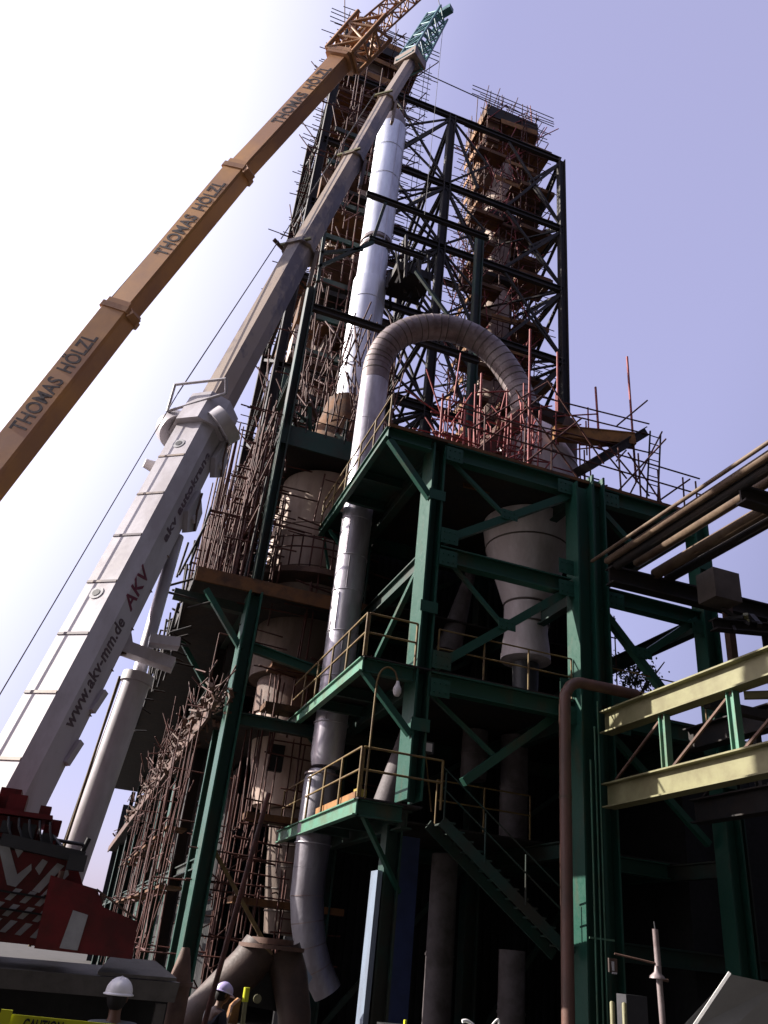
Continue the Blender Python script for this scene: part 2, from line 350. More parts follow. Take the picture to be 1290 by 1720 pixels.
path = cat([(6.102, 22.8, 20.44), (6.145, 22.8, 21.417), (6.429, 22.575, 22.302), (7.131, 22.35, 23.007), (8.165, 22.125, 23.377), (9.229, 21.9, 23.287), (10.167, 21.675, 22.688), (10.878, 21.45, 21.607), (11.269, 21.225, 20.443), (11.42, 21.0, 19.3)], 4)
AE = MB().tube(path, [.51-.025*i/len(path) for i in range(len(path))], 36).build('arch_elbow', ELBOW, D)
for i in range(2, len(path)-1):
    p = path[i]; d = (path[min(i+1, len(path)-1)]-path[i-1]).normalized()
    MB().tube([p-d*U(.01, .025), p+d*.018], .523-.025*i/len(path), 36).build('clamp_band', BOXM if i % 3 else ELBOW, AE)

# ================================================================== front cyclone
Cy = thing('cyclone_separator', 'fat grey cyclone vessel inside the green tower, its hood above the top deck', 'cyclone', (11.4, 21, 10))
MB().lathe(11.5, 21, [(1.62, 15.25), (1.62, 17.3), (1.5, 17.7), (.95, 18.7), (.62, 19.3), (.58, 19.6)], 48).build('hood', CONE, Cy)
MB().lathe(11.42, 21, [(.73, 12.3), (1.0, 13.15), (1.34, 14.2), (1.44, 14.9), (1.44, 15.16)], 48).build('cone', CONE, Cy)
MB().lathe(11.42, 21, [(.70, 11.65), (.70, 12.25)], 40).build('neck', CONE, Cy)
MB().lathe(11.4, 21, [(.76, 10.5), (.72, 10.9), (.66, 11.4), (.68, 11.6)], 40).build('skirt', CONE, Cy)
MB().lathe(11.4, 21, [(.35, 8.6), (.4, 10.4)], 24).build('discharge_spout', DARKG, Cy)
for z, r in ((12.26, .72), (11.6, .70), (14.2, 1.345)): band(Cy, 11.42, 21, z, r, BOXM, .05)
for z, r in ((16.1, 1.62), (17.2, 1.62)): band(Cy, 11.5, 21, z, r, ELBOW, .04)

# brown collar beside the hood top, timber/steel chute frames on the top deck
o = MB().tube([(12.85, 21.4, 16.8), (12.85, 21.4, 19.9)], [.62, .68], 24); t_ = o.build('lagged_stub_pipe', CHUTE); tag(t_, 'short brown stub pipe standing beside the cyclone hood on the top deck', 'stub pipe')
def slab(name, p, q, w, h, mt, label, cat_, up=(0, 0, 1)):
    b = MB().bar(p, q, w, h, up); b.bar(V(p)+V((0, 0, h/2+.03)), V(q)+V((0, 0, h/2+.03)), w*1.1, .04, up); return tag(b.build(name, mt), label, cat_)
slab('timber_gangway', (11.4, 19.3, 17.8), (14.2, 18.9, 18.15), .35, .4, OCHRE, 'ochre boxed timber gangway running right from the cyclone hood over the top deck', 'gangway')
slab('loading_chute', (12.05, 18.7, 16.25), (14.75, 19.3, 18.8), .7, .3, BLACKST, 'dark brown tilted loading chute projecting over the right end of the top deck', 'chute')
slab('hoist_girder', (10.45, 19.5, 18.75), (11.75, 19.3, 18.35), .3, .3, BLACKST, 'black girder lying in front of the cyclone hood', 'girder')
b = MB().bar((8.6, 19.6, 15.9), (10.9, 20.6, 19.3), .45, .5); tag(b.build('inclined_conveyor', CHUTE), 'rust red inclined box girder leaning against the cyclone hood', 'girder')
for i, (x, y, z0, z1, lab) in enumerate([(13.29, 19.5, 17.9, 20.5, 'short red pole standing on the ochre gangway'), (14.67, 19.5, 17.0, 22.4, 'tallest red pole rising over the right end of the top deck'), (11.68, 19.5, 16.0, 21.5, 'red pole in front of the brown stub pipe'), (7.53, 19.5, 15.25, 18.2, 'red pole at the left end of the top deck above the front column'), (8.86, 19.5, 15.25, 19.5, 'tall red pole left of the arch duct centre'), (9.9, 18.2, 15.25, 20.8, 'red pole crossing in front of the arch duct'), (8.2, 19.2, 15.25, 17.6, 'short red pole between the two left red poles')]):
    lx = U(-.08, .08)
    b = MB().tube([(x, y, z0), (x+lx*.5, y, (z0+z1)/2), (x+lx, y, z1)], .04, 8); tag(b.build('scaffold_pole', RED), lab, 'pole', 'red poles standing on the top deck')

# scaffold rails on the top deck
SC = thing('deck_scaffold', 'rusty tube scaffold rails and cross braces along the front edge of the top deck', 'scaffold', (12, 18, 15.3))
sp = []
for z in (16.0, 16.6): sp.append(((7.4, Y0-.1, z), (15.9, Y0-.1, z+.05)))
for z in (17.55, 18.3, 18.75): sp.append(((10.2, 18.9, z), (14.9, 18.9, z+.35)))
for x in (8.3, 9.6, 10.5, 12.9, 13.6, 14.3, 15.2, 15.7): sp.append(((x, Y0-.1, 15.25), (x+U(-.05, .05), Y0-.1, 16.9 if x < 14 else 16.5)))
sp += [((9.3, 17.95, 17.9), (11.4, 17.95, 15.4)), ((9.7, 17.9, 15.4), (11.6, 17.9, 17.6)), ((10.4, 18, 18.8), (12.4, 18, 16.2)), ((8.0, 18.2, 16.2), (10.6, 18.2, 18.9)),
       ((8.2, 18.3, 15.5), (10.4, 18.3, 18.3)), ((12.6, 18, 16.9), (14.0, 18, 15.5)), ((12.9, 18, 15.4), (14.8, 18, 17.9)), ((13.4, 18.4, 15.3), (15.0, 18.4, 18.5)), ((14.3, 18, 15.4), (15.6, 18, 16.6)), ((13.6, 18.9, 18.6), (14.9, 18.9, 20.1)), ((14.5, 18, 15.3), (13.3, 18, 16.9)), ((12.5, 18.4, 17.2), (13.5, 18.4, 16.2)), ((13.0, 18.2, 16.6), (13.9, 18.9, 17.7))]
many('ledger', sp, lambda b, s: b.tube(s, .028, 6), RUST, SC)
sp = []; rd = random.Random(21)
for i in range(95):
    x = rd.uniform(7.6, 11.0); y = rd.uniform(18.9, 20.6); z = rd.uniform(15.3, 18.2); q = rd.random()
    if q < .3: sp.append(((x, y, 15.3), (x+rd.uniform(-.1, .1), y, rd.uniform(16.6, 18.8))))
    elif q < .6: sp.append(((x-rd.uniform(.4, 1.3), y, z), (x+rd.uniform(.4, 1.3), y+rd.uniform(-.3, .3), z+rd.uniform(-.1, .15))))
    else: sp.append(((x, y, z), (x+rd.uniform(-1.3, 1.6), y+rd.uniform(-.3, .3), z+rd.uniform(.5, 1.8))))
for i in range(40):
    a = rd.uniform(3.3, 6.0); x = 11.5+2.0*math.cos(a); y = 21+2.0*math.sin(a); z = rd.uniform(15.4, 18.4)
    sp.append(((x, y, z), (x, y, z+rd.uniform(1, 2.2))) if i % 3 == 0 else ((x-rd.uniform(.3, 1), y, z), (x+rd.uniform(.3, 1), y, z+rd.uniform(-.1, .8))))
many('hood_tube', sp, lambda b, s: b.tube(s, .027, 5), RED, SC, 90)
for (x0, x1, y0, z, h_) in ((8.4, 10.0, 19.6, 15.5, .9), (9.2, 10.4, 20.0, 16.7, .5), (8.0, 9.3, 20.3, 17.2, .35), (9.6, 10.7, 19.8, 17.9, .3)):
    MB().bar((x0, y0, z), (x1, y0+.3, z+.25), .06, h_).build('plank', PLANK, SC)
LD = thing('ladder', 'thin steel ladder leaning upright at the right end of the top deck', 'ladder', (15, 19, 15.3))
for dx in (0, .42): MB().tube([(14.55+dx, 19, 15.2), (15.0+dx, 19, 18.9)], .03, 6).build('stile', BLACKST, LD)
b = MB()
for i in range(11):
    t = .05+i*.09; b.tube([(14.55+.45*t, 19, 15.2+3.7*t), (14.97+.45*t, 19, 15.2+3.7*t)], .02, 6)
b.build('rung', BLACKST, LD)

# ================================================================== REAR FRAME
F = thing('steel_lattice_frame', 'very tall dark steel lattice frame carrying beams round the two scaffolded towers', 'steel frame', (11, 33, 0))
XS = [3.4, 10.8, 18.4]; YF, YK = 30.0, 37.0; ZL = [10.5, 15.5, 20.5, 25.6, 31.3, 36.6, 41.6, 47.8]
cols = []; beams = []; brs = []
for x in XS:
    for y in (YF, YK):
        top = 47.8 if not (y == YK) else (49.5 if x < 4 else 44)
        MB().ibeam((x, y, 0), (x, y, top), .42, .42, .05, up=(1, 0, 0)).build('column', BLACKST, F)
for z in ZL:
    for y in (YF, YK):
        if y == YK and z > 45: continue
        beams += [((XS[0], y, z), (XS[1], y, z), .3), ((XS[1], y, z), (XS[2], y, z), .3)]
    for x in XS: beams.append(((x, YF, z), (x, YK, z if z < 45 else 44), .26))
for i in range(len(ZL)-1):
    z0, z1 = ZL[i]+.2, ZL[i+1]-.2
    if z0 < 20: continue
    for y in (YF, YK):
        if y == YK and z1 > 45: continue
        # right bay: K towards the right column, middle bay: fans from the lens column
        brs += [((XS[2], y, z1), (XS[1]+3.9, y, z0), .15), ((XS[2], y, z0), (XS[1]+3.9, y, z1), .12)]
        brs += [((XS[1], y, z1), (XS[0]+3.6, y, z0), .15), ((XS[1], y, z0), (XS[0]+3.6, y, z1), .12)]
        brs += [((XS[1], y, z1), (XS[1]+2.0, y, z0+.5), .14)]
    for x in XS: brs += [((x, YF, z1), (x, YK, z0), .15), ((x, YK, z1), (x, YF, z0), .15)]
    brs += [((XS[1], YF, z1), (XS[0]+2.5, YK, z1), .13), ((XS[2], YF, z1), (XS[2]-4, YK, z1-.3), .13)]
many('beam', beams, lambda b, s: b.ibeam(s[0], s[1], s[2]*.8, s[2]*1.25, .05), BLACKST, F)
for i in range(len(ZL)-1):
    z0, z1 = ZL[i]+.15, ZL[i+1]-.15; zm = (z0+z1)/2
    if z0 < 20: continue
    for y in (YF+.02, YK-.02):
        if y > 35 and z1 > 45: continue
        for xa, xb in ((XS[1], XS[1]-3.7), (XS[1], XS[1]+2.6), (XS[2], XS[2]-2.2)):
            brs += [((xa, y, z0), (xb, y, zm), .1), ((xa, y, z1), (xb, y, zm), .1)]
        brs += [((XS[1]-3.7, y, z0), (XS[1]-3.7, y, z1), .1)]
    for xa, xb in ((XS[0], XS[1]), (XS[1], XS[2])):
        if z1 < 45: brs += [((xa, YF, z1), (xb, YK, z1), .1), ((xa, YK, z1+.1), (xb, YF, z1+.1), .1)]
many('brace', brs, lambda b, s: b.bar(s[0], s[1], s[2]), BLACKST, F)

# second frame in front (y = 24), three beams and two columns
F2 = thing('green_portal_frame', 'dark green portal frame crossing in front of the bright silver stack', 'steel frame', (7, 24, 0))
MB().ibeam((3.42, 24.15, 0), (3.42, 24.15, 11.93), .9, .42, .05, up=(1, 0, 0)).build('column', GREEN, F2); MB().ibeam((3.42, 24.2, 12.32), (3.42, 24.2, 25.3), .6, .30, .05, up=(1, 0, 0)).build('column', DGREEN, F2)
MB().ibeam((10.85, 24.9, 15.3), (10.85, 24.9, 32.3), .34, .34, .05, up=(1, 0, 0)).build('column', DGREEN, F2)
for z, x0, x1, h in ((24.1, 3.6, 10.7, .30), (31.3, 5.0, 10.9, .24), (28.75, 5.4, 7.9, .2)):
    MB().ibeam((x0, 24+.0, z), (x1, 24, z), .2, h, .04).build('beam', BLACKST, F2)
for p, q in (((3.5, 24, 26.2), (5.6, 24, 28.6)), ((5.55, 24, 28.6), (5.9, 24, 31.2)), ((3.6, 24, 25.5), (3.5, 24, 28.5)), ((3.5, 24, 27.0), (5.2, 24, 28.0)), ((10.7, 24, 24.3), (7.6, 24, 27.8)), ((5.9, 24, 21.2), (7.2, 24, 19.9))):
    MB().bar(p, q, .13).build('brace', DGREEN, F2)
for y in (26.5, 29.2):
    MB().ibeam((3.42, y, 12.4), (3.42, y, 20), .2, .2, .03, up=(1, 0, 0)).build('column', DGREEN, F2)
for z in (12.0, 15.6, 18.2, 21.3): MB().ibeam((3.42, 24.2, z), (3.42, 29.8, z), .2, .3, .03).build('beam', DGREEN, F2)
# dark platform box beside the stack
P2 = thing('maintenance_platform', 'small near-black platform with grating clamped to the right side of the silver stack', 'platform', (7.9, 26.3, 29))
MB().box(7.2, 8.9, 25.6, 27.4, 29.3, 29.75).build('deck', BLACKST, P2); railing(P2, (7.2, 25.6, 29.75), (8.9, 25.6, 29.75), mt=BLACKST, step=.6)
railing(P2, (8.9, 25.6, 29.75), (8.9, 27.4, 29.75), mt=BLACKST, step=.6)
for i in range(14):
    x = U(7.1, 9.0); y = U(25.4, 27.4); MB().bar((x, y, U(28.3, 29.3)), (x+U(-.6, .6), y+U(-.4, .4), U(29.9, 31.4)), U(.05, .16)).build('support_strut', BLACKST, P2)

# ================================================================== stack
St = thing('exhaust_stack', 'bright silver clad vertical stack with a dark grey cap standing between the two scaffolded towers', 'stack', (6.5, 27.3, 22.4))
zs = [22.4, 24.6, 26.9, 29.4]
MB().lathe(6.5, 27.3, [(.78, 22.4), (.78, 29.5)], 48).build('lower_shell', STACKM, St)
MB().lathe(6.5, 27.3, [(.68, 29.56), (.68, 32.2)], 48).build('middle_shell', STACKM, St)
MB().lathe(6.52, 27.3, [(.74, 32.26), (.76, 40.6)], 48).build('upper_shell', STACKM, St)
MB().lathe(6.52, 27.3, [(.68, 40.66), (.68, 41.3), (.45, 41.9)], 40).build('cap', ELBOW, St)
for z, r in ((24.3, .78), (26.2, .78), (28.2, .78), (34.5, .755), (36.5, .755), (38.7, .76)): band(St, 6.5, 27.3, z, r+.004, STACKM, .02)
for z in (31.6, 32.0): band(St, 6.5, 27.3, z, .72, ELBOW, .22)
b = MB()
for i in range(7): an = -1.9+i*.16; b.bar((6.5+.8*math.cos(an), 27.3+.8*math.sin(an), 22.6), (6.5+.8*math.cos(an), 27.3+.8*math.sin(an), 29.2), .012)
MB().bar((6.5+.8*math.cos(-1.3), 27.3+.8*math.sin(-1.3), 22.6), (6.5+.8*math.cos(-1.3), 27.3+.8*math.sin(-1.3), 40.4), .02).build('seam_strip', METAL, St)

# ================================================================== scaffold towers T1, T2
def scaffold_tower(name, label, cx, cy, hw, hd, z0, z1, seed, lift=1.95):
    rnd = random.Random(seed); u = rnd.uniform
    t = thing(name, label, 'scaffold', (cx, cy, z0))
    xs = [cx-hw, cx-hw*.35, cx+hw*.35, cx+hw]; ys = [cy-hd, cy-hd*.35, cy+hd*.35, cy+hd]
    std = []; led = []; dg = []; pl = []; fas = []
    per = [(x, y) for x in xs for y in ys if (x in (xs[0], xs[3]) or y in (ys[0], ys[3]))]
    for x, y in per:
        z = z0-u(0, 1)
        while z < z1:
            n = z+u(5, 6.5); j = u(-.12, .12), u(-.12, .12)
            std.append(((x+j[0], y+j[1], z-.3), (x+j[0]+u(-.1, .1), y+j[1]+u(-.1, .1), min(n, z1+u(.4, 1.9))))); z = n
    k = 0; z = z0
    while z < z1+.5:
        for zz in (z, z+.95):
            for y in ys:
                if u(0, 1) < .75: led.append(((cx-hw-u(.2, 1.3), y+.05, zz+u(-.12, .12)), (cx+hw+u(.2, 1.3), y+.05, zz+u(-.12, .12))))
            for x in xs:
                if u(0, 1) < .75: led.append(((x+.05, cy-hd-u(.2, 1.1), zz+u(-.12, .12)), (x+.05, cy+hd+u(.2, 1.1), zz+u(-.12, .12))))
        for q in range(12 if seed == 2 else 8):
            x = rnd.choice(xs)-(u(0, 1.6) if seed == 2 and z < 40 else 0); dz = u(1.6, 3.2); y = rnd.choice([ys[0]-.05, ys[0], ys[1], ys[3]])
            dg.append(((x+u(-.3, .3), y, z+u(-.5, .5)), (x+u(-2.2, 2.2), y+u(-.4, .4), z+dz)))
        for q in range(9):
            x = cx+u(-hw-.9, hw+.7); y = rnd.choice([ys[0]-.2, ys[0]-.35, ys[3]+.1]); zz = z+u(-.2, lift); led.append(((x-u(.4, 1.5), y, zz), (x+u(.4, 1.5), y+u(-.2, .2), zz+u(-.25, .25))))
        for q in range(8):
            a = rnd.uniform(0, 6.28); x = cx+hw*1.15*math.cos(a); y = cy+hd*1.15*math.sin(a); std.append(((x, y, z+u(-.5, 1)), (x+u(-.4, .4), y+u(-.3, .3), z+u(2.5, 4))))
        zt = z+.08
        def P_(x0, x1, y0, y1, th=.12): pl.append(((x0, y0, zt+u(-.1, .1)), (x1, y1, zt+.12+th)))
        if u(0, 1) < .55: a0 = u(-hw, hw*.1); P_(cx+a0, cx+a0+u(1.2, hw*1.3), cy-hd-.1, cy-hd*.45)
        if seed == 2 and k % 2 == 0: pl.append(((cx+hw*.3, cy-hd-.5, zt), (cx+hw+u(.5, 1.1), cy+u(-.6, .4), zt+.3)))
        if seed == 2 and k % 3 == 0: pl.append(((cx-hw-u(.5, 1.0), cy-hd-.4, zt), (cx-hw*.3, cy-hd+.6, zt+.25)))
        if u(0, 1) < .8: P_(cx+hw*.45, cx+hw+u(-.2, .6), cy-hd, cy+hd*u(-.2, 1))
        if u(0, 1) < .6: P_(cx-hw-u(-.1, .3), cx-hw*.5, cy-hd, cy+hd*u(-.2, 1))
        if u(0, 1) < .35: P_(cx-hw, cx+hw, cy+hd*.4, cy+hd)
        for (a, c) in (((cx-hw, cy-hd-.14), (cx+hw, cy-hd-.14)), ((cx+hw+.2, cy-hd), (cx+hw+.2, cy+hd)), ((cx-hw-.2, cy-hd), (cx-hw-.2, cy+hd))):
            if u(0, 1) < .62:
                f0, f1 = u(0, .35), u(.6, 1.); A = V((a[0], a[1], zt)); B = V((c[0], c[1], zt)); fas.append((A.lerp(B, f0)+V((0, 0, u(0, .2))), A.lerp(B, f1)+V((0, 0, u(0, .3))), u(.25, .6)))
        z += lift; k += 1
    many('standard', std, lambda b, s: b.tube(s, .032, 5), RUST, t)
    many('ledger', led, lambda b, s: b.tube(s, .028, 5), RUST, t)
    many('diagonal_tube', dg, lambda b, s: b.tube(s, .036, 5), RED if seed == 2 else RUST, t)
    many('plank_deck', [s for s in pl], lambda b, s: b.box(s[0][0], s[1][0], s[0][1], s[1][1], s[0][2], max(s[1][2], s[0][2]+.08)), PLANK, t)
    many('toe_board', fas, lambda b, s: b.bar(s[0], s[1], .05, s[2]), OCHRE, t)
    return t
scaffold_tower('scaffold_tower', 'left rusty scaffold tower with plank decks behind the crane booms', 6.0, 33.6, 2.2, 1.9, 17.5, 54.5, 1)
scaffold_tower('scaffold_tower', 'right rusty scaffold tower with plank decks inside the open lattice frame', 15.9, 33.8, 1.85, 1.8, 19.0, 53.6, 2)
for (cx, cy, z1, lab) in ((6.0, 33.6, 53.5, 'dusty beige riser column wrapped by the left scaffold tower'), (15.9, 33.8, 52.5, 'dusty beige riser column wrapped by the right scaffold tower')):
    t = thing('riser_column', lab, 'process column', (cx, cy, 12)); z = 12
    while z < z1-2:
        MB().lathe(cx, cy, [(.95, z), (.95, z+4.6), (.8, z+5.0), (.8, z+5.5)], 28).build('shell_section', BEIGE, t); z += 5.52
    for z in (22, 27.5, 33, 38.6, 44): MB().box(cx-1.3, cx+1.3, cy-1.3, cy+1.3, z, z+.3).build('bracket_ring', BLACKST, t)
# roof decks
for (cx, w0, y0, y1, z, lab) in ((6.2, 2.6, 31.6, 35.4, 54.6, 'dark boarded roof deck crowning the left scaffold tower'), (15.9, 1.9, 32.0, 35.4, 53.4, 'dark boarded roof deck crowning the right scaffold tower')):
    t = thing('roof_deck', lab, 'roof deck', (cx, 33, z))
    b = MB().box(cx-w0, cx+w0, y0, y1, z, z+.12); b.build('deck_board', PLANK, t)
    MB().box(cx-w0, cx+w0, y0-.06, y0-.01, z-.9, z+.2).build('fascia_board', BLACKST, t); MB().box(cx+w0+.01, cx+w0+.06, y0, y1, z-.9, z+.2).build('fascia_board', PLANK, t)
    MB().box(cx-w0-.06, cx-w0-.01, y0, y1, z-.7, z+.2).build('fascia_board', PLANK, t)
    for i in range(3): MB().box(cx-w0+.2, cx-w0+1.0+i*.3, y0+.2+i, y0+1+i, z-3.6-i*2.6, z-.95-i).build('sheeting_panel', PLANK, t)
    for zz in (.7, 1.2, 1.6): MB().tube([(cx-w0-1.2, y0, z+zz), (cx+w0+1.3, y0, z+zz+.05)], .03, 5).build('guard_rail', BLACKST, t)
    for i in range(10): x = U(-w0-.2, w0+.2); MB().tube([(cx+x, y0+U(-.1, .6), z-.3), (cx+x+U(-.5, .6), y0+U(-.2, .4), z+U(1, 2.6))], .03, 5).build('guard_post', RUST, t)
# tie tubes spanning between towers
for p, q, lab in (((7.6, 31, 52.6), (14.6, 31, 52.2), 'long thin tie tube spanning between the tops of the two scaffold towers'), ((8.2, 31, 47.0), (13.2, 31, 46.7), 'thin tie tube just under the frame top between the two towers')):
    tag(MB().tube([p, q], .035, 6).build('tie_tube', BLACKST), lab, 'tube')
# ladder-like end tubes hanging right of the stack
t = thing('lattice_ladder', 'thin scaffold ladder run with short rungs just right of the upper silver stack', 'scaffold', (8.6, 30.6, 36))
for z in [34+i*.55 for i in range(34)]: MB().tube([(7.7, 30.6, z), (9.4, 30.6, z-.05)], .022, 5).build('rung', BLACKST, t)
for x in (8.9, 9.2): MB().tube([(x, 30.6, 33), (x, 30.6, 53)], .02, 5).build('stile', BLACKST, t)

# ================================================================== left vessel line
VL = thing('preheater_vessel', 'large dusty beige stepped vessel standing behind the silver duct on the left', 'vessel', (5.9, 27, 2.5))
MB().lathe(5.85, 27, [(1.68, 12.6), (1.68, 17.9)], 48).build('upper_shell', BEIGE, VL)
MB().lathe(6.2, 27, [(1.75, 18.9), (1.5, 20.2), (1.05, 21.3), (.85, 22.3)], 48).build('dome', PLANK, VL, 'ochre brown dusty dome')
MB().lathe(5.9, 27, [(1.72, 10.2), (1.72, 12.1)], 48).build('middle_shell', BEIGE_SHADE, VL)
MB().lathe(6.0, 27, [(1.0, 6.15), (1.3, 7.6), (1.42, 9.0)], 40).build('cone', BEIGE, VL)
MB().lathe(6.6, 27, [(.62, 2.6), (.85, 4.4), (.98, 6.1)], 40).build('outlet_cone', BEIGE_SHADE, VL)
for z in (3.2, 3.8, 4.4, 5.0, 5.6): band(VL, 6.6, 27, z, .64+(z-2.6)*.11, BOXM, .04)
for z in (14.0, 15.7): band(VL, 5.85, 27, z, 1.684, CHUTE, .03)
MB().box(5.0, 5.45, 25.5, 25.7, 7.0, 7.8).build('inspection_door', BLACK, VL)
MB().lathe(6.0, 27, [(1.5, 9.02), (1.5, 10.15)], 40).build('dark_shell', CHUTE, VL)
# platforms around the vessel
LP = thing('vessel_platform', 'upper near-black platform with tangled pipework round the top of the beige vessel', 'platform', (5.4, 26, 18))
MB().box(3.25, 8.6, 24.1, 29.9, 18.0, 18.35).build('deck', BLACKST, LP)
MB().box(3.25, 8.6, 24.0, 24.08, 17.7, 18.5).build('edge_beam', DGREEN, LP)
for i in range(34):
    x = U(3.5, 7.2); y = U(24.2, 26.2); z = U(18.4, 19.6); MB().bar((x, y, z), (x+U(-.9, .9), y+U(-.6, .6), z+U(-.3, 1.0)), U(.05, .16)).build('pipe_run', DGREEN if i % 3 else CHUTE, LP)
railing(LP, (3.4, 24.0, 18.35), (8.5, 24.0, 18.35), mt=BLACKST, step=.7, r=.02)
L3 = thing('vessel_platform', 'middle round platform with rusty lattice railing at the foot of the beige vessel', 'platform', (5.8, 26, 13.6))
MB().lathe(5.85, 27, [(2.6, 13.35), (2.6, 13.55)], 40).build('deck', CHUTE, L3)
b = MB()
for zz in (14.3, 14.7): b.tube([(5.85+2.55*math.cos(a*.105), 27+2.55*math.sin(a*.105), zz) for a in range(61)], .03, 5)
b.build('handrail', RUST, L3)
for k in range(44): a = k*math.pi/22; MB().tube([(5.85+2.55*math.cos(a), 27+2.55*math.sin(a), 13.5), (5.85+2.55*math.cos(a), 27+2.55*math.sin(a), 14.75)], .03, 5).build('railing_post', RUST, L3)
# ================================================================== left building: two long slabs on rows of green columns
B_ = thing('kiln_gallery', 'long dark gallery with two slabs on a row of green columns receding at the left', 'gallery building', (5, 40, 0))
MB().box(1.56, 9.5, 24, 70, 12.05, 12.3).build('upper_slab', BLACKST, B_)
MB().box(1.5, 9.6, 23.9, 23.99, 11.95, 12.4).build('slab_edge', PLANK, B_)
MB().box(1.46, 1.55, 24, 70, 11.9, 12.42).build('slab_edge', BLACKST, B_)
MB().box(2.9, 5.0, 24.7, 78, 8.15, 8.4).build('lower_slab', BLACKST, B_); MB().box(2.8, 2.89, 24.7, 78, 8.05, 8.5).build('slab_edge', CHUTE, B_)
b = MB(); y = 26.0
MB().box(9.4, 9.6, 25, 78, 0, 12).build('inner_wall', HALL, B_)
MB().box(3.2, 9.3, 78.1, 78.4, 0, 12).build('end_wall', HALL, B_)
MB().box(4.2, 4.35, 30.2, 78, 8.4, 12).build('inner_wall', HALL, B_)
MB().box(5.1, 5.25, 31.5, 78, 0, 8.1).build('inner_wall', HALL, B_)
for i, y in enumerate((26.4, 30.6, 35.5, 41, 47, 54, 62, 70)):
    MB().ibeam((3.42, y, 0), (3.42, y, 8.1), .8 if i else .2, .34, .05, up=(1, 0, 0)).build('column', GREEN if i < 4 else DGREEN, B_)
    if i: MB().ibeam((3.42, y, 8.5), (3.42, y, 12.0), .3, .3, .05, up=(1, 0, 0)).build('column', DGREEN, B_)
MB().ibeam((3.4, 24.6, 4.1), (3.4, 77, 4.1), .2, .3, .04).build('beam', DGREEN, B_)
MB().ibeam((3.65, 24, 8.0), (9.0, 24, 8.0), .25, .35, .04).build('beam', DGREEN, B_); MB().ibeam((3.65, 24, 10.2), (6.9, 24, 9.7), .2, .3, .04).build('beam', GREEN, B_)
MB().bar((1.9, 24.05, 11.75), (3.3, 24.05, 10.1), .17).build('brace', GREEN, B_); MB().bar((1.9, 30, 11.9), (3.3, 30, 10.2), .17).build('brace', GREEN, B_)
MB().bar((1.0, 24.6, 11.6), (3.6, 24.6, 11.55), .3, .3).build('cantilever_arm', DGREEN, B_)
MB().bar((3.6, 24, 4.4), (6.5, 24, 1.0), .1).build('brace', RAIL, B_)
for i in range(4):
    z = (9.9, 8.6, 5.4, 3.2)[i]; MB().box(4.4, 7.6, 24.4, 25.2, z, z+.18).build('inner_walkway', PLANK, B_)
# scaffolding over the gallery
G = thing('gallery_scaffold', 'dense rusty tube scaffold standing on and hanging off the left gallery', 'scaffold', (3, 30, 0))
sp = []
for i in range(230):   # on the upper slab
    y = 24.3+abs(random.gauss(0, 5)); x = U(1.7, 3.3); h = U(.8, 3.5) if y < 27 and x < 2.6 else U(2.5, 8.5)
    sp.append(((x, y, 12.35), (x+U(-.1, .1), y+U(-.1, .1), 12.35+h)))
for i in range(200):
    y = 24.3+abs(random.gauss(0, 5)); z = U(12.8, 19.5); x = U(1.9, 2.8)
    if z > 15: x = U(2.6, 3.3)
    sp.append(((x, y, z), (x, y+U(1, 5), z+U(-.1, .1))) if random.random() < .5 else ((x-U(.2, .9), y, z), (x+U(.5, 2.5), y, z+U(-.1, .1))))
for k in range(34):
    y = 24.6+abs(random.gauss(0, 6)); z = 12.9+1.0*(k % 6); sp.append(((U(1.5, 2.0)+(.6 if z > 15.5 else 0), y, z), (U(3.3, 3.9), y, z+U(-.06, .06))))
for k in range(18): z = 12.9+.95*(k % 6); x = (1.8, 2.5, 3.1)[k % 3]+(.5 if z > 15.5 else 0); y = 24.3+U(0, 2); sp.append(((x, y, z), (x, y+U(4, 8), z+U(-.08, .08))))
for k in range(30): y = 24.4+abs(random.gauss(0, 4)); z = U(12.6, 18); sp.append(((2.6, y, z), (2.7+U(0, .8), y+U(-2, 2), z+U(1.2, 2.4))))
many('scaffold_tube', sp, lambda b, s: b.tube(s, .03, 5), RUST, G)
for k in range(9):
    z = (14.2, 16.2, 18.2)[k % 3]; y = 24.6+k*1.15; MB().box(2.55+U(0, .2), 3.25, y, y+U(1.0, 2.0), z, z+.09).build('plank_deck', PLANK, G)
sp = []
for k in range(26): z = (1.9, 3.6, 5.3, 6.9)[k % 4]+U(-.1, .1); y = 25+k*.9; sp.append(((2.5, y, z), (2.5+U(0, .1), y+U(2, 4.5), z+U(-.1, .1)))); sp.append(((2.3, y, z), (4.6, y, z+U(-.1, .1))))
for k in range(20): y = 25+abs(random.gauss(0, 8)); z = U(.5, 5); sp.append(((2.55, y, z), (2.6, y+U(-2.2, 2.2), z+U(1.2, 2.4))))
for k in range(30): x = U(3.8, 7); z = U(.8, 17); sp.append(((x-U(.5, 1.6), 24.4, z), (x+U(.5, 1.6), 24.5, z+U(-.1, .1))))
for k in range(12): y = 25.2+k*1.7; z = (3.4, 5.1)[k % 2]; MB().box(2.5, 3.1, y, y+U(1, 1.8), z, z+.07).build('plank_deck', PLANK, G)
for i in range(150):   # below, round the columns
    y = 24.2+abs(random.gauss(0, 9)); x = U(3.9, 6.8) if y < 27 else U(3.7, 5.0); z = U(0, 6)
    if random.random() < .6: sp.append(((x, y, z), (x+U(-.1, .1), y, z+U(2, 6))))
    else: sp.append(((x, y, z), (x+U(-1.5, 1.5), y+U(-1, 3), z+U(-.2, 1.2))))
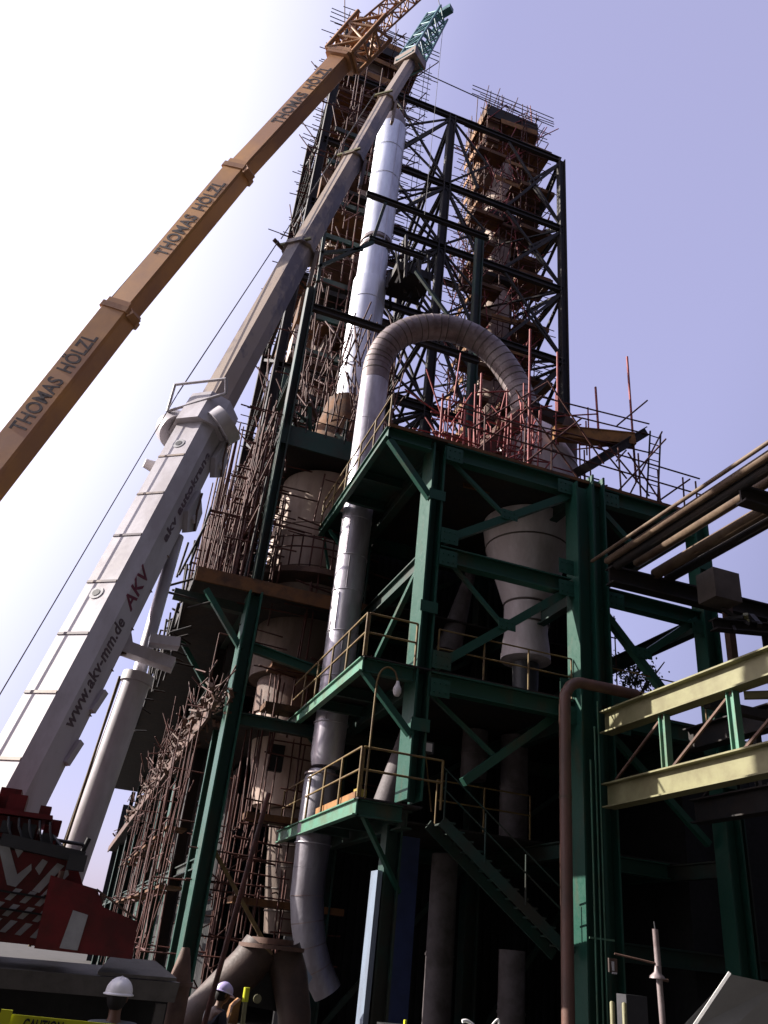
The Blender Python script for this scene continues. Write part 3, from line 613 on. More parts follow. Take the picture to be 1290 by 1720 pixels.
for i in range(70):
    y = 25+abs(random.gauss(0, 12)); x = U(2.35, 3.1); z = U(0, 7); sp.append(((x, y, z), (x+U(-.15, .15), y, z+U(2, 5))) if i % 3 else ((x, y, z), (x+U(-.2, .2), y+U(1.5, 4), z+U(-.2, .2))))
for i in range(110):   # debris strip on lower slab
    y = 23.6+abs(random.gauss(0, 14)); x = U(2.3, 3.3); z = 8.4+U(0, .8)
    sp.append(((x, y, z), (x+U(-.5, .5), y+U(-.8, .8), z+U(-.1, 1.1))))
many('scaffold_tube', sp, lambda b, s: b.tube(s, .024, 5), RUST, G)
b = MB()
for i in range(500):
    y = 23.6+abs(random.gauss(0, 15)); x = U(2.55, 3.3); z = 8.3+U(-.25, .55); q = U(.04, .16)
    b.bar((x, y, z), (x+U(-.25, .25), y+U(-.4, .4), z+U(-.2, .3)), q, q*.5)
b.build('debris', CHUTE, G, kind='stuff')
sp = []
for i in range(60):    # hanging outside the left edge
    y = 24.3+abs(random.gauss(0, 6)); z = U(9.6, 12.5); x = U(.95, 1.5)
    sp.append(((x, y, z), (x+U(-.1, .1), y+U(-.2, .3), z+U(.6, 1.8))) if random.random() < .55 else ((x, y, z), (x+U(.3, 1), y+U(-.5, 1), z+U(-.1, .3))))
sp += [((1.0, 24, 12.0), (1.45, 24, 13.9)), ((1.25, 24, 12.4), (1.5, 24.1, 14.6)), ((3.0, 24, 12.4), (3.1, 24, 16.2)), ((.5, 24.2, 11.5), (1.7, 24.2, 12.2)), ((.5, 24.3, 11.5), (1.7, 24.3, 11.45))]
many('outrigger_tube', sp, lambda b, s: b.tube(s, .04, 5), BLACKST, G)
# tubes inside, round the vessel cladding
sp = []
for i in range(90):
    x = U(3.7, 7.8); z = U(18.4, 24) ; sp.append(((x, U(24.4, 26), z), (x+U(-.6, .6), U(24.4, 26), z+U(.8, 3))))
for i in range(60):
    x = U(3.6, 7.8); z = U(1, 17); sp.append(((x, U(24.3, 25.2), z), (x+U(-.1, .1), U(24.3, 25.2), z+U(1.5, 3.5))) if i % 3 else ((x, 24.5, z), (x+U(1, 2.4), 24.7, z+U(-.2, .1))))
many('inner_tube', sp, lambda b, s: b.tube(s, .032, 5), RUST, G)
# brown cladding screens between levels behind the left scaffolding
b = MB()
SCR = thing('process_house', 'cluttered brown floors stacked behind the silver stack inside the left tower bay', 'process building', (6, 29.4, 18))
rnd = random.Random(5)
z = 19.6; k = 0
while z < 44:
    x0 = rnd.uniform(3.75, 4.6); yf_ = rnd.uniform(29.0, 29.9); MB().box(x0, 7.5-rnd.uniform(0, 1.3), yf_, 31.3, z, z+rnd.uniform(.12, .35)).build('floor', (CHUTE, PLANK, BLACKST)[k % 3], SCR)
    for q in range(5):
        x = 3.8+q*.72+rnd.uniform(-.15, .15); hgt = rnd.uniform(.4, 1.8)
        if rnd.random() < .55: MB().box(x, x+rnd.uniform(.25, .7), 29.5+rnd.uniform(0, .5), 31.2, z+.23, z+.23+hgt).build('cabinet', (PLANK, CHUTE, DGREEN, BEIGE)[(k+q) % 4], SCR)
    MB().box(5.4, 7.2, 31.35, 31.5, z, z+2.05).build('wall_sheet', CHUTE, SCR)
    MB().tube([(3.8, 29.2, z+1.1), (7.4, 29.2, z+1.1)], .03, 5).build('handrail', RUST, SCR)
    z += rnd.uniform(1.8, 2.8); k += 1
sp = []
for i in range(190):
    x = rnd.uniform(3.7, 7.6); y = rnd.uniform(28.3, 29.1); z = rnd.uniform(18.6, 45); q = rnd.random()
    if q < .45: sp.append(((x, y, z), (x+rnd.uniform(-.12, .12), y, z+rnd.uniform(2, 5))))
    elif q < .8: sp.append(((x-rnd.uniform(.3, 1.5), y, z), (x+rnd.uniform(.3, 1.5), y, z+rnd.uniform(-.15, .15))))
    else: sp.append(((x, y, z), (x+rnd.uniform(-1.6, 1.6), y+.1, z+rnd.uniform(1, 2.5))))
many('scaffold_tube', sp, lambda b, s: b.tube(s, .036, 5), RUST, SCR)
sp = [((rnd.uniform(3.6, 4.2), 28.7, z_), (rnd.uniform(6.6, 7.7), 28.7, z_+rnd.uniform(-.1, .1))) for z_ in (20.4, 22.9, 25.8, 27.9, 30.2, 33.1, 35.6, 38.4, 41.0)]
many('edge_beam', sp, lambda b, s: b.bar(s[0], s[1], .14, .28), DGREEN, SCR)

# ================================================================== WHITE CRANE
Cr = thing('mobile_crane', 'white telescopic crane with grey upper boom and red and white striped counterweight', 'crane', (-1, 12, 0))
BP = [V(p) for p in ((-.95, 13.43, 4.27), (.51, 15.42, 12.39), (1.9, 17.1, 19.6), (3.21, 18.54, 25.94), (4.36, 19.95, 31.79), (5.49, 21.25, 37.03), (6.78, 22.19, 42.99))]
def sect(p, q, w, h, w2=None, h2=None, bev=.22, b=None, flat=.0):
    """octagonal box section; w across the top face, h depth"""
    b = b or MB(); p = V(p); q = V(q); d = (q-p).normalized(); hz = V((d.y, -d.x, 0)).normalized(); top = hz.cross(d)
    if top.z < 0: top = -top
    rings = []
    for c, ww, hh in ((p, w, h), (q, w2 or w, h2 or h)):
        k = bev*min(ww, hh); X, Yy = ww/2, hh/2
        rings += [c+hz*x+top*y for x, y in ((-X, Yy-k), (-X+k, Yy), (X-k, Yy), (X, Yy-k), (X, -Yy+k), (X-k, -Yy), (-X+k, -Yy), (-X, -Yy+k))]
    return b.add(rings, [(i, (i+1) % 8, 8+(i+1) % 8, 8+i) for i in range(8)]+[tuple(range(8))[::-1], tuple(range(8, 16))])
def axes(p, q):
    d = (V(q)-V(p)).normalized(); hz = V((d.y, -d.x, 0)).normalized(); return d, hz, hz.cross(d)*(1 if hz.cross(d).z > 0 else -1)
d0, h0, t0 = axes(BP[0], BP[1]); root = BP[0]-d0*2.0
W = .98
BOOM = sect(root, BP[1], W, W*.9).build('boom', WHITE, Cr)
def offp(s, a, c, dd=d0, hh=h0, tt=t0, org=None): return (org or BP[0])+dd*s+hh*a+tt*c
Lb = (BP[1]-BP[0]).length
b = sect(BP[1]-d0*.9, BP[1]+d0*.05, W*1.18, W*1.2, W*1.12, W*1.12, .28); b.build('boom_collar', WHITE, Cr)
for k in range(7):
    s = -.2+k*1.12; c = MB().bar(offp(s, -W*.3, W*.45), offp(s, W*.3, W*.45), .05, .03, up=t0); c.build('weld_bar', BOOMG, BOOM)
for s in (2.9, 6.9):
    c = MB().tube([offp(s, .02, W*.45), offp(s, .02, W*.45+.02)], .07, 16); c.build('bolt_hole', DARKG, BOOM)
    c = MB().tube([offp(s, .02, W*.45), offp(s, .02, W*.45+.012)], .13, 20); c.build('bolt_plate', PWHITE, BOOM)
ws = [(.80, .72), (.70, .62), (.62, .56), (.55, .5)]
for i in range(4):
    sect(BP[i+1], BP[i+2], ws[i][0], ws[i][1], bev=.3).build('boom_section', BOOMG, Cr)
    d, hz, tp = axes(BP[i+1], BP[i+2]); e = BP[i+2]
    if i < 3:
        sect(e-d*.1, e+d*.12, ws[i][0]*1.16, ws[i][1]*1.18, bev=.25).build('section_collar', BOOMG, Cr)
        MB().bar(e+hz*ws[i][0]*.62-tp*.1, e+hz*ws[i][0]*.5-tp*.5-d*1.1, .1, .2).build('latch_arm', BOOMG, Cr)
        MB().bar(e-hz*ws[i][0]*.62+tp*.35, e+hz*ws[i][0]*.62+tp*.35, .07, .07).build('collar_bar', CREAM, Cr)
# lattice boom head
def lattice(name, p, q, w, h, mt, par, n, r=.035, w2=None, h2=None):
    d, hz, tp = axes(p, q); Ls = (V(q)-V(p)).length; w2 = w2 or w; h2 = h2 or h
    o = MB(); cs = ((-1, -1), (1, -1), (1, 1), (-1, 1))
    def cn(k, t): a, c = cs[k % 4]; return V(p)+d*Ls*t+hz*a*(w+(w2-w)*t)/2+tp*c*(h+(h2-h)*t)/2
    for k in range(4): MB().tube([cn(k, 0), cn(k, 1)], r*1.5, 6).build('chord', mt, par)
    for i in range(n):
        for k in range(4):
            a, c = (k, k+1) if i % 2 else (k+1, k)
            o.tube([cn(a, i/n), cn(c, (i+1)/n)], r, 5); o.tube([cn(k, i/n), cn(k+1, i/n)], r, 5)
    o.build(name, mt, par)
dd, hh_, tt_ = axes(BP[5], BP[6])
lattice('lattice_web', BP[5]-dd*.3, BP[6], .85, .8, TEAL, Cr, 8, .04, .75, .7)
MB().bar(BP[5]-dd*.1-hh_*.55, BP[5]-dd*.1+hh_*.55, .9, .5).build('head_block', BOOMG, Cr)
MB().bar(BP[6]-hh_*.55, BP[6]+hh_*.8, .35, .3).build('head_sheave', TEAL, Cr)
# pulleys, luff gear on the base boom
e = BP[1]
for a in (-.66, .66): c = MB(); c.tube([e+h0*a-d0*.55+t0*.1, e+h0*a*1.02-d0*.75+t0*.1-h0*(.2 if a > 0 else -.2)], .42, 32); c.build('sheave_guard', WHITE, Cr)
c = MB()
q = [e+h0*-.62+t0*.55-d0*.55, e+h0*.62+t0*.55-d0*.1, e+h0*.62+t0*.75+d0*.15, e-h0*.62+t0*.75+d0*.15]
for i in range(4): c.tube([q[i], q[(i+1) % 4]], .035, 6)
c.build('rope_guide', WHITE, Cr)
for s, a in ((Lb-1.6, .62), (Lb-3.2, .60)):
    c = MB().prism([offp(s-.25, a-.12, -.30), offp(s, a-.12, -.52), offp(s+.45, a-.12, -.46), offp(s+.75, a-.12, -.12), offp(s+.1, a-.12, -.06)], h0*.12); c.tube([offp(s+.1, a-.14, -.3), offp(s+.1, a+.06, -.3)], .09, 14); c.build('cable_bracket', WHITE, Cr)
    MB().tube([offp(s-.1, a+.04, -.42), offp(s+.25, a+.07, -.2), offp(s+.7, a+.03, -.16)], .025, 6).build('hose', CHUTE, Cr)
for s in (.4, 1.3): MB().bar(offp(s-.3, W*.5+.03, -.2), offp(s+.1, W*.5+.05, -.25), .08, .1).build('lug', WHITE, BOOM)
# warning lamp on a stalk at the left of the boom
c = V((-.41, 15.49, 10.77)); d_ = r2
MB().tube([c-V((.16, .03, -.02)), c+V((.05, .01, 0))], [.1, .13], 20).build('beacon_lens', LAMPG, Cr)
MB().tube([c+V((.05, .01, 0)), c+V((.09, .02, 0))], .18, 20).build('beacon_ring', DARKG, Cr)
MB().tube([c+V((.09, .02, 0)), c+V((.22, .04, -.02))], .15, 20).build('beacon_base', WHITE, Cr)
MB().bar(c+V((.2, .04, -.02)), offp(5.6, -W*.4, 0), .06).build('beacon_arm', WHITE, Cr)
# lift cylinder
cb, cm, ct = V((-.05, 14.5, 1.9)), V((.33, 14.5, 6.1)), V((.42, 14.75, 9.0))
MB().tube([cb, cm], .235, 32).build('lift_cylinder', WHITE, Cr)
MB().tube([cm-(cm-cb).normalized()*.12, cm+(cm-cb).normalized()*.04], .27, 32).build('cylinder_gland', WHITE, Cr)
MB().tube([cm, ct], .12, 24).build('piston_rod', METAL, Cr)
MB().tube([cb+V((-.2, -.1, .2)), cm+V((-.28, -.05, -.1))], .018, 6).build('hydraulic_line', DARKG, Cr)
MB().tube([(-.24, 14.35, 1.9), (-.13, 14.3, 3.3), (.03, 14.3, 6.0)], .025, 6).build('hydraulic_line', RAIL, Cr)
c = MB().bar((-.25, 14.2, 6.5), (.85, 14.1, 6.3), .34, .2); c.bar((.35, 14.0, 6.62), (.86, 14.0, 6.66), .3, .16); c.bar((-.2, 14.15, 7.1), (.05, 14.15, 6.45), .22, .16); c.build('support_cradle', WHITE, Cr)
MB().bar((-.3, 14.1, 7.2), (-.05, 14.1, 6.3), .1, .2).build('cradle_pad', CHUTE, Cr)
# lettering on the right side face
n0 = h0
org = offp(.62, W*.5+.004, -.32)
def btxt(s, z, string, size, mt_, fit): text('lettering', string, offp(s, W*.5+.004, z), d0, t0, size, mt_, BOOM, .006, 1, fit)
btxt(.55, .0, 'www.akv-mm.de', .33, LETGREY, 2.05); btxt(2.85, .0, 'AKV', .40, LETRED, .85)
btxt(4.5, -.02, 'akv autokrane', .22, LETGREY, 2.5)
# upper carriage
MB().box(-3.2, -.38, 12.0, 14.6, 2.35, 3.2).build('superstructure', CRED, Cr)
MB().box(-1.1, -.95+.72, 11.0, 12.2, 3.06, 3.12).build('deck_flange', CRED, Cr)
for x0, x1, y0, y1, z0, z1 in ((-1.9, -.42, 10.5, 11.6, 3.0, 3.22), (-1.9, -.3, 10.4, 11.7, 3.23, 3.28), (-.82, -.62, 10.5, 10.8, 3.29, 3.46), (-1.6, -.93, 10.5, 11.2, 3.29, 3.44), (-.46, -.34, 10.5, 10.7, 3.29, 3.38), (-.95, -.72, 10.8, 11.1, 3.13, 3.55), (-.38, -.2, 11.0, 11.2, 3.13, 3.3), (-1.5, -.98, 10.7, 11.4, 3.13, 3.42), (-1.3, -.2, 10.7, 11.9, 2.98, 3.05), (-1.4, -.22, 10.75, 11.6, 2.72, 2.97)):
    MB().box(x0, x1, y0, y1, z0, z1).build('winch_housing', CRED, Cr)
MB().tube([(-1.1, 10.9, 2.87), (-.35, 10.9, 2.87)], .2, 24).build('winch_drum', CHUTE, Cr)
MB().tube([(-.35, 10.7, 3.05), (-.2, 10.6, 2.95), (-.1, 10.5, 2.8), (-.06, 10.5, 2.55)], .035, 8).build('hose', BLACK, Cr)
MB().tube([(-.25, 10.9, 3.1), (-.12, 10.7, 2.98), (-.1, 10.5, 2.82)], .03, 8).build('hose', DARKG, Cr)
for z in (3.13, 3.03, 2.94): MB().tube([(-.28, 11.6, z), (.1, 11.6, z-.01), (.14, 11.6, z-.06)], .022, 8).build('hydraulic_line', DARKG, Cr)
MB().tube([(.16, 11.6, 3.2), (.05, 11.6, 2.7)], .03, 8).build('hydraulic_line', BLACK, Cr)
MB().bar((-.75, 10.24, 2.96), (.14, 10.24, 2.88), .1, .12).build('bumper_bar', DARKG, Cr); MB().box(-.02, .17, 10.1, 10.26, 2.74, 2.9).build('bumper_end', DARKG, Cr)
cw = MB().prism([(-3, 10.3, 2.0), (.26, 10.3, 2.0), (.2, 10.3, 2.62), (.06, 10.3, 2.84), (-3, 10.3, 2.98)], (0, 1.4, 0)).build('counterweight', CRED, Cr)
# diagonal white stripes (paint plates) on its rear face
for k, (x0, x1) in enumerate([(-1.15, -.62), (-.72, -.5), (-.42, -.3), (-.2, -.13), (-.04, .05)]): pass
yf = 10.292
def stripe(pts): MB().prism([(x, yf, z) for x, z in pts], (0, .006, 0)).build('warning_stripe', PWHITE, cw)
stripe([(-.78, 2.93), (-.66, 2.92), (-.49, 2.64), (-.38, 2.76), (-.36, 2.70), (-.47, 2.52), (-.56, 2.53)])
stripe([(-.60, 2.90), (-.49, 2.89), (-.53, 2.80)])
stripe([(-1.1, 2.95), (-.98, 2.95), (-.72, 2.55), (-.84, 2.55)])
stripe([(-.30, 2.50), (-.22, 2.49), (-.04, 2.78), (-.12, 2.80)]); stripe([(-.20, 2.46), (-.13, 2.45), (.03, 2.70), (0, 2.76)]); stripe([(-.33, 2.72), (-.27, 2.66), (-.22, 2.80), (-.28, 2.82)])
for r_ in range(3):
    for k in range(4):
        x = -.62+k*.155-.02*r_; z = 2.16+r_*.15-k*.012
        if r_ == 2 and k < 1: continue
        stripe([(x-.04, z-.055), (x+.02, z-.06), (x+.11, z+.055), (x+.04, z+.06)])
for z in (2.30, 2.46): MB().bar((-.8, yf-.012, z+.015), (.12, yf-.012, z-.02), .02, .02).build('step_rail', BLACK, Cr)
MB().prism([(-.72, 9.9, 2.0), (-.72, 9.9, 2.47), (-2.2, 9.9, 2.58), (-2.2, 9.9, 2.0)], (0, .3, 0)).build('outrigger_box', DARKG, Cr)
MB().prism([(-.12, 10.0, 1.98), (.86, 10.0, 1.97), (.84, 10.0, 2.32), (.45, 10.0, 2.42), (.35, 10.0, 2.58), (-.15, 10.0, 2.66)], (0, .28, 0)).build('ballast_block', CRED, Cr)
MB().prism([(.12, 9.992, 2.005), (.3, 9.992, 2.0), (.32, 9.992, 2.33), (.16, 9.992, 2.36)], (0, .006, 0)).build('warning_stripe', PWHITE, Cr)
# small fittings on the upper carriage
for i in range(5): MB().tube([(-.72+i*.17, 10.2, 2.93), (-.72+i*.17, 10.26, 2.93)], .022, 8).build('bolt', CHUTE, Cr)
for x0, z0, w_, h_ in ((-.36, 2.99, .12, .1), (-.58, 3.0, .14, .16), (-.8, 3.04, .1, .12)): MB().box(x0, x0+w_, 10.38, 10.49, z0, z0+h_).build('valve_block', DARKG, Cr)
for i in range(5):
    x = -.75+i*.11; MB().tube([(x, 10.4, 3.2), (x+.03, 10.28, 3.1), (x+.06+U(0, .05), 10.26, 2.98)], .014, 8).build('hose', BLACK, Cr)

MB().bar((.34, 9.99, 2.58), (.82, 9.99, 2.34), .03, .02).build('lifting_edge', CHUTE, Cr)
for x in (-.05, .42): MB().tube([(x, 10.14, 2.6 if x < 0 else 2.45), (x, 10.14, 2.72 if x < 0 else 2.55)], .03, 8).build('lifting_lug', CHUTE, Cr)
for a_ in (): MB().tube([offp(-1.2, a_, W*.47), offp(2.5, a_, W*.47), offp(Lb-1, a_, W*.47)], .012, 6).build('hose', DARKG, Cr)
for k in range(9): MB().bar(offp(.1+k*.85, W*.5+.008, -.26), offp(.1+k*.85, W*.5+.008, -.2), .03, .012).build('rivet_tab', BOOMG, Cr)
# carrier
MB().box(-6, 1.36, 10.35, 13.2, 1.0, 1.72).build('carrier_frame', BLACK, Cr)
MB().prism([(-6, 10.0, 1.58), (1.38, 10.0, 1.62), (1.40, 10.0, 1.80), (-6, 10.0, 1.72)], (0, 3.2, 0)).build('carrier_deck', DECK, Cr)
MB().prism([(.55, 10.02, 1.80), (1.36, 10.02, 1.81), (1.2, 10.9, 1.93), (.7, 10.9, 1.93)], (0, 0, .03)).build('deck_cover', DECK, Cr, 'sunlit dusty cover plate')
MB().box(1.2, 1.3, 10.0, 10.1, 1.0, 1.6).build('side_post', DECK, Cr)
for x in (-5, -3.6, -1.4, 0, 1.0-.2):
    for y in (10.5, 12.9): MB().tube([(x, y-.15, .55), (x, y+.2, .55)], .55, 28).build('wheel', BLACK, Cr)
# hoist ropes
MB().tube([BP[6]+V((.1, -.2, .1)), BP[6]+V((-1.4, -.4, 6))], .02, 5).build('hoist_rope', CABLE, Cr)
MB().tube([BP[6]+V((.3, -.1, 0)), BP[6]+V((.35, -.1, -14))], .012, 5).build('hoist_rope', CABLE, Cr)
for a in (-.55,):
    MB().tube([root+h0*a+t0*.6, BP[1]+h0*a+t0*.62], .012, 5).build('boom_cable', CABLE, Cr)
    MB().tube([BP[1]+h0*a+t0*.62, BP[2]+h0*(-.5)+t0*.45], .016, 5).build('boom_cable', CABLE, Cr); MB().tube([BP[2]-h0*.4+t0*.5, BP[4]-h0*.35+t0*.4], .016, 5).build('boom_cable', CABLE, Cr)
MB().tube([BP[2]-h0*.45+t0*.2, BP[2]-h0*.62+t0*.52], .06, 8).build('cable_pulley', CHUTE, Cr)

# ================================================================== YELLOW CRANE
Yc = thing('mobile_crane', 'orange telescopic crane boom with dark lettering and lattice jib at the upper left', 'crane', (-7.5, 21, 0))
YP = [V(p) for p in ((-4.02, 19.57, 11.83), (-2.38, 18.78, 16.89), (-.34, 17.55, 22.3), (1.86, 16.11, 27.14))]
dy0 = (YP[1]-YP[0]).normalized(); YP[0] = YP[0]-dy0*9.0
ws = [(.66, .86), (.58, .77), (.52, .67)]
def ysect(p, q, w, h):   # w: across (depth), h: visible side height
    return sect(p, q, w, h, bev=.1)
for i in range(3):
    d, hz, tp = axes(YP[i], YP[i+1])
    YS = ysect(YP[i], YP[i+1]+d*(.3 if i < 2 else 0), ws[i][0], ws[i][1]).build('boom_section', ORANGE, Yc)
    e = YP[i+1]
    if i < 2:
        ysect(e-d*.05, e+d*.12, ws[i][0]*1.12, ws[i][1]*1.16).build('section_collar', ORJIB, Yc)
        MB().bar(e+tp*ws[i][1]*.5, e+tp*(ws[i][1]*.5+.22)+d*.18, .06, .08).build('rope_lug', CHUTE, Yc)
        MB().bar(e-tp*ws[i][1]*.52+hz*.1-d*.05, e-tp*(ws[i][1]*.68)+hz*.15+d*.1, .35, .22).build('slide_pad', ORJIB, Yc)
    # visible side is the one facing the camera
    side = hz if (CAM-e).dot(hz) > 0 else -hz
    st_ = YP[i]+d*((10.03, 2.1, 2.08)[i]) ; up_ = side.cross(d)
    sz = (.66, .62, .56)[i]
    bx = st_+side*(ws[i][0]/2+.006)+up_*(-.22); f_ = (1., .94, .84)[i]
    text('lettering', 'THOMAS', bx, d, up_, sz, LETTER, YS, .012, fit=1.75*f_)
    text('lettering', 'HÖLZL', bx+d*1.98*f_, d, up_, sz, LETTER, YS, .012, fit=1.3*f_)
e = YP[3]; d, hz, tp = axes(YP[2], YP[3])
je = e+V((1.0, -.15, 2.6)); j2 = e+V((1.9, -.6, 6.8))
ysect(e-d*.05, e+d*.25, .75, .95).build('head_collar', ORJIB, Yc)
lattice('lattice_web', e+d*.1, e+d*2.0, .7, 1.05, ORJIB, Yc, 3, .05, .8, 1.1)
for k in range(6):
    a = U(-.4, .4); MB().bar(e+d*U(.2, 1.5)+hz*a+tp*U(-.5, .3), e+d*U(.5, 2.2)+hz*a+tp*U(-.3, .6), U(.06, .16)).build('head_plate', ORJIB, Yc)
d5 = V((.42, -.12, .9)).normalized()
lattice('lattice_web', e+d*1.7+tp*.05, e+d*1.7+d5*9, .52, .54, ORJIB, Yc, 17, .024, .44, .44)
MB().tube([YP[0]+tp*.75, YP[1]+tp*.72, YP[2]+tp*.62, YP[3]+tp*.55], .012, 5).build('boom_cable', CABLE, Yc)
# base of the orange crane, outside the frame
MB().box(-10.5, -6.4, 19.5, 23.2, .9, 1.7).build('carrier_frame', CRED, Yc); MB().box(-9.5, -6.2, 19.9, 22.4, 1.75, 3.9).build('superstructure', ORANGE, Yc)
for x in (-9.8, -8.4, -7.0):
    for y in (19.6, 23.0): MB().tube([(x, y-.2, .55), (x, y+.2, .55)], .55, 24).build('wheel', BLACK, Yc)

# ================================================================== rust pipe, blue post, inner pipes
t = thing('bent_pipe', 'red brown steel pipe rising beside the green column and bending right at the top', 'pipe', (10.5, 17.3, 0))
pp = cat([(10.42, 17.2, 0), (10.42, 17.2, 4), (10.43, 17.2, 7.9), (10.5, 17.2, 8.45), (10.75, 17.2, 8.72), (11.2, 17.2, 8.76), (12.6, 17.3, 8.8)], 5)
MB().tube(pp, .14, 24).build('pipe_run', RPIPE, t); MB().tube([(10.42, 17.2, 5.9), (10.42, 17.2, 5.96)], .15, 24).build('weld_joint', BPIPE, t)
t = thing('steel_post', 'pale blue flat steel post standing below the lowest platform', 'post', (6.9, 19.2, 0))
MB().bar((6.62, 19.2, 0), (6.66, 19.2, 4.0), .12, .46).build('face_plate', BLUE, t); MB().bar((6.92, 19.25, 0), (6.96, 19.25, 4.2), .04, .03).build('conduit', RAIL, t)
tag(MB().box(7.45, 8.15, 20.4, 21.2, 0, 5.0).build('square_duct', NAVY), 'dark navy square duct standing right of the pale blue post', 'duct')
def vp(name, x, y, z0, z1, r, mt, label, cat_):
    b = MB().lathe(x, y, [(r*.96, z0), (r, z0+.2), (r, z1)], 28); b.lathe(x, y, [(r+.02, (z0+z1)/2), (r+.02, (z0+z1)/2+.06)], 28); return tag(b.build(name, mt), label, cat_)
vp('vertical_pipe', 9.55, 22, 0, 4.9, .36, DIM, 'dim grey vertical pipe in the dark below the lowest deck, left of its pair', 'pipe')
vp('vertical_pipe', 10.9, 20.6, 0, 2.75, .33, DIM, 'short silver vertical pipe low in the dark by the red brown pipe', 'pipe')
vp('vertical_pipe', 10.3, 22, 7.0, 8.4, .38, DIM, 'grey pipe end hanging under the middle deck behind the diagonal brace', 'pipe')
vp('vertical_pipe', 11.5, 21.8, 5.4, 8.4, .40, DIM, 'grey vertical pipe standing on the lowest deck behind its railing', 'pipe')
tag(MB().tube([(10.4, 23, 14.2), (9.7, 23, 11.0)], [.16, .42], 24).build('sloping_pipe', DIM), 'grey sloping pipe widening downwards left of the cyclone', 'pipe')
tag(MB().tube([(7.9, 21, 8.0), (7.3, 21, 5.4)], [.22, .4], 24).build('sloping_pipe', DIM), 'dim grey tapered pipe right behind the lowest platform lamp', 'pipe')
tag(MB().box(10.05, 10.5, 14.6, 14.9, 0, 2.1).build('control_cabinet', DARKG), 'small grey cabinet standing at the foot of the red brown pipe', 'cabinet')
# swan neck lamp
t = thing('swan_neck_lamp', 'thin swan neck lamp with glass bell rising from the lowest platform corner', 'lamp', (5.76, 17.9, 5.3))
MB().tube(cat([(5.76, 17.9, 5.3), (5.77, 17.9, 7.4), (5.8, 17.9, 8.1), (5.98, 17.9, 8.36), (6.2, 17.9, 8.3), (6.3, 17.9, 8.05)], 5), .025, 8).build('pole', RAIL, t)
MB().lathe(6.3, 17.9, [(.035, 8.08), (.05, 8.0), (.1, 7.9), (.1, 7.8), (.06, 7.72)], 20).build('lamp_glass', LAMPG, t)
t = thing('floodlight', 'small square floodlight on a leaning stand on the lowest platform', 'floodlight', (7.4, 18.2, 5.3))
MB().tube([(7.5, 18.2, 5.3), (7.25, 18.2, 6.6)], .02, 6).build('stand', RAIL, t); MB().box(7.08, 7.42, 18.1, 18.25, 6.58, 6.85).build('housing', DARKG, t); MB().box(7.13, 7.37, 18.085, 18.098, 6.62, 6.81).build('lens', LAMPG, t)
tag(MB().box(6.0, 6.25, 19.3, 19.55, 5.33, 5.75).build('jerry_can', YEL), 'yellow canister on the lowest platform in front of the duct', 'canister')
tag(MB().box(14.25, 15.1, 15.9, 16.6, 11.45, 12.3).build('junction_box', BOXM), 'big brown grey box hung under the pipe rack beam at the right', 'box')

# ================================================================== right: pipe rack and pipes
t = thing('pipe_rack', 'dark cross beam rack carrying the long pipes at the upper right', 'pipe rack', (14, 17, 0))
MB().ibeam((11.9, 17.25, 12.0), (19.5, 17.25, 12.1), .35, .5, .05).build('cross_beam', BLACKST, t)
MB().ibeam((14.3, 16.2, 10.75), (19.5, 16.0, 11.4), .3, .3, .04).build('cross_beam', BLACKST, t)
MB().ibeam((11.9, 12.2, 11.95), (17, 12.2, 11.95), .3, .4, .05).build('cross_beam', BLACKST, t)
MB().ibeam((17.2, 17.2, 0), (17.2, 17.2, 11.8), .35, .35, .05).build('rack_column', BLACKST, t)
MB().bar((15.2, 16.6, 9.2), (15.2, 16.6, 11.7), .2).build('hanger', CHUTE, t)
for i in range(12): x = U(14.4, 17.5); MB().bar((x, 16.4, U(10.8, 11.4)), (x+U(-.6, .6), 16.0, U(10.5, 11.6)), U(.04, .14)).build('rack_fitting', BLACKST if i % 3 else CREAM, t)
for x, z, r, m_, y0, lab in ((11.72, 12.30, .10, BPIPE, 17.1, 'lower brown pipe of the outer pair ending with a rounded tip at the green column'), (11.52, 12.42, .05, BPIPE, 17.5, 'thin conduit running just left of the outermost pipe'), (12.05, 12.62, .055, BLACKST, 17.3, 'thin black pipe second in the upper right pipe bundle'), (12.75, 12.55, .13, BPIPE, 17.2, 'middle brown lagged pipe of the upper right bundle'), (13.35, 12.35, .16, BPIPE, 17.2, 'thickest dark brown pipe of the upper right bundle'), (13.75, 12.3, .13, BLACKST, 17.2, 'innermost black pipe of the upper right bundle'), (11.95, 12.2, .14, BLACKST, 17.0, 'black pipe tucked under the outer brown pipe')):
    b = MB().tube([(x, y0, z), (x, y0-.05, z), (x, 4, z)], [r*.7, r, r], 20); tag(b.build('long_pipe', m_), lab, 'pipe', 'pipes on the upper right rack')
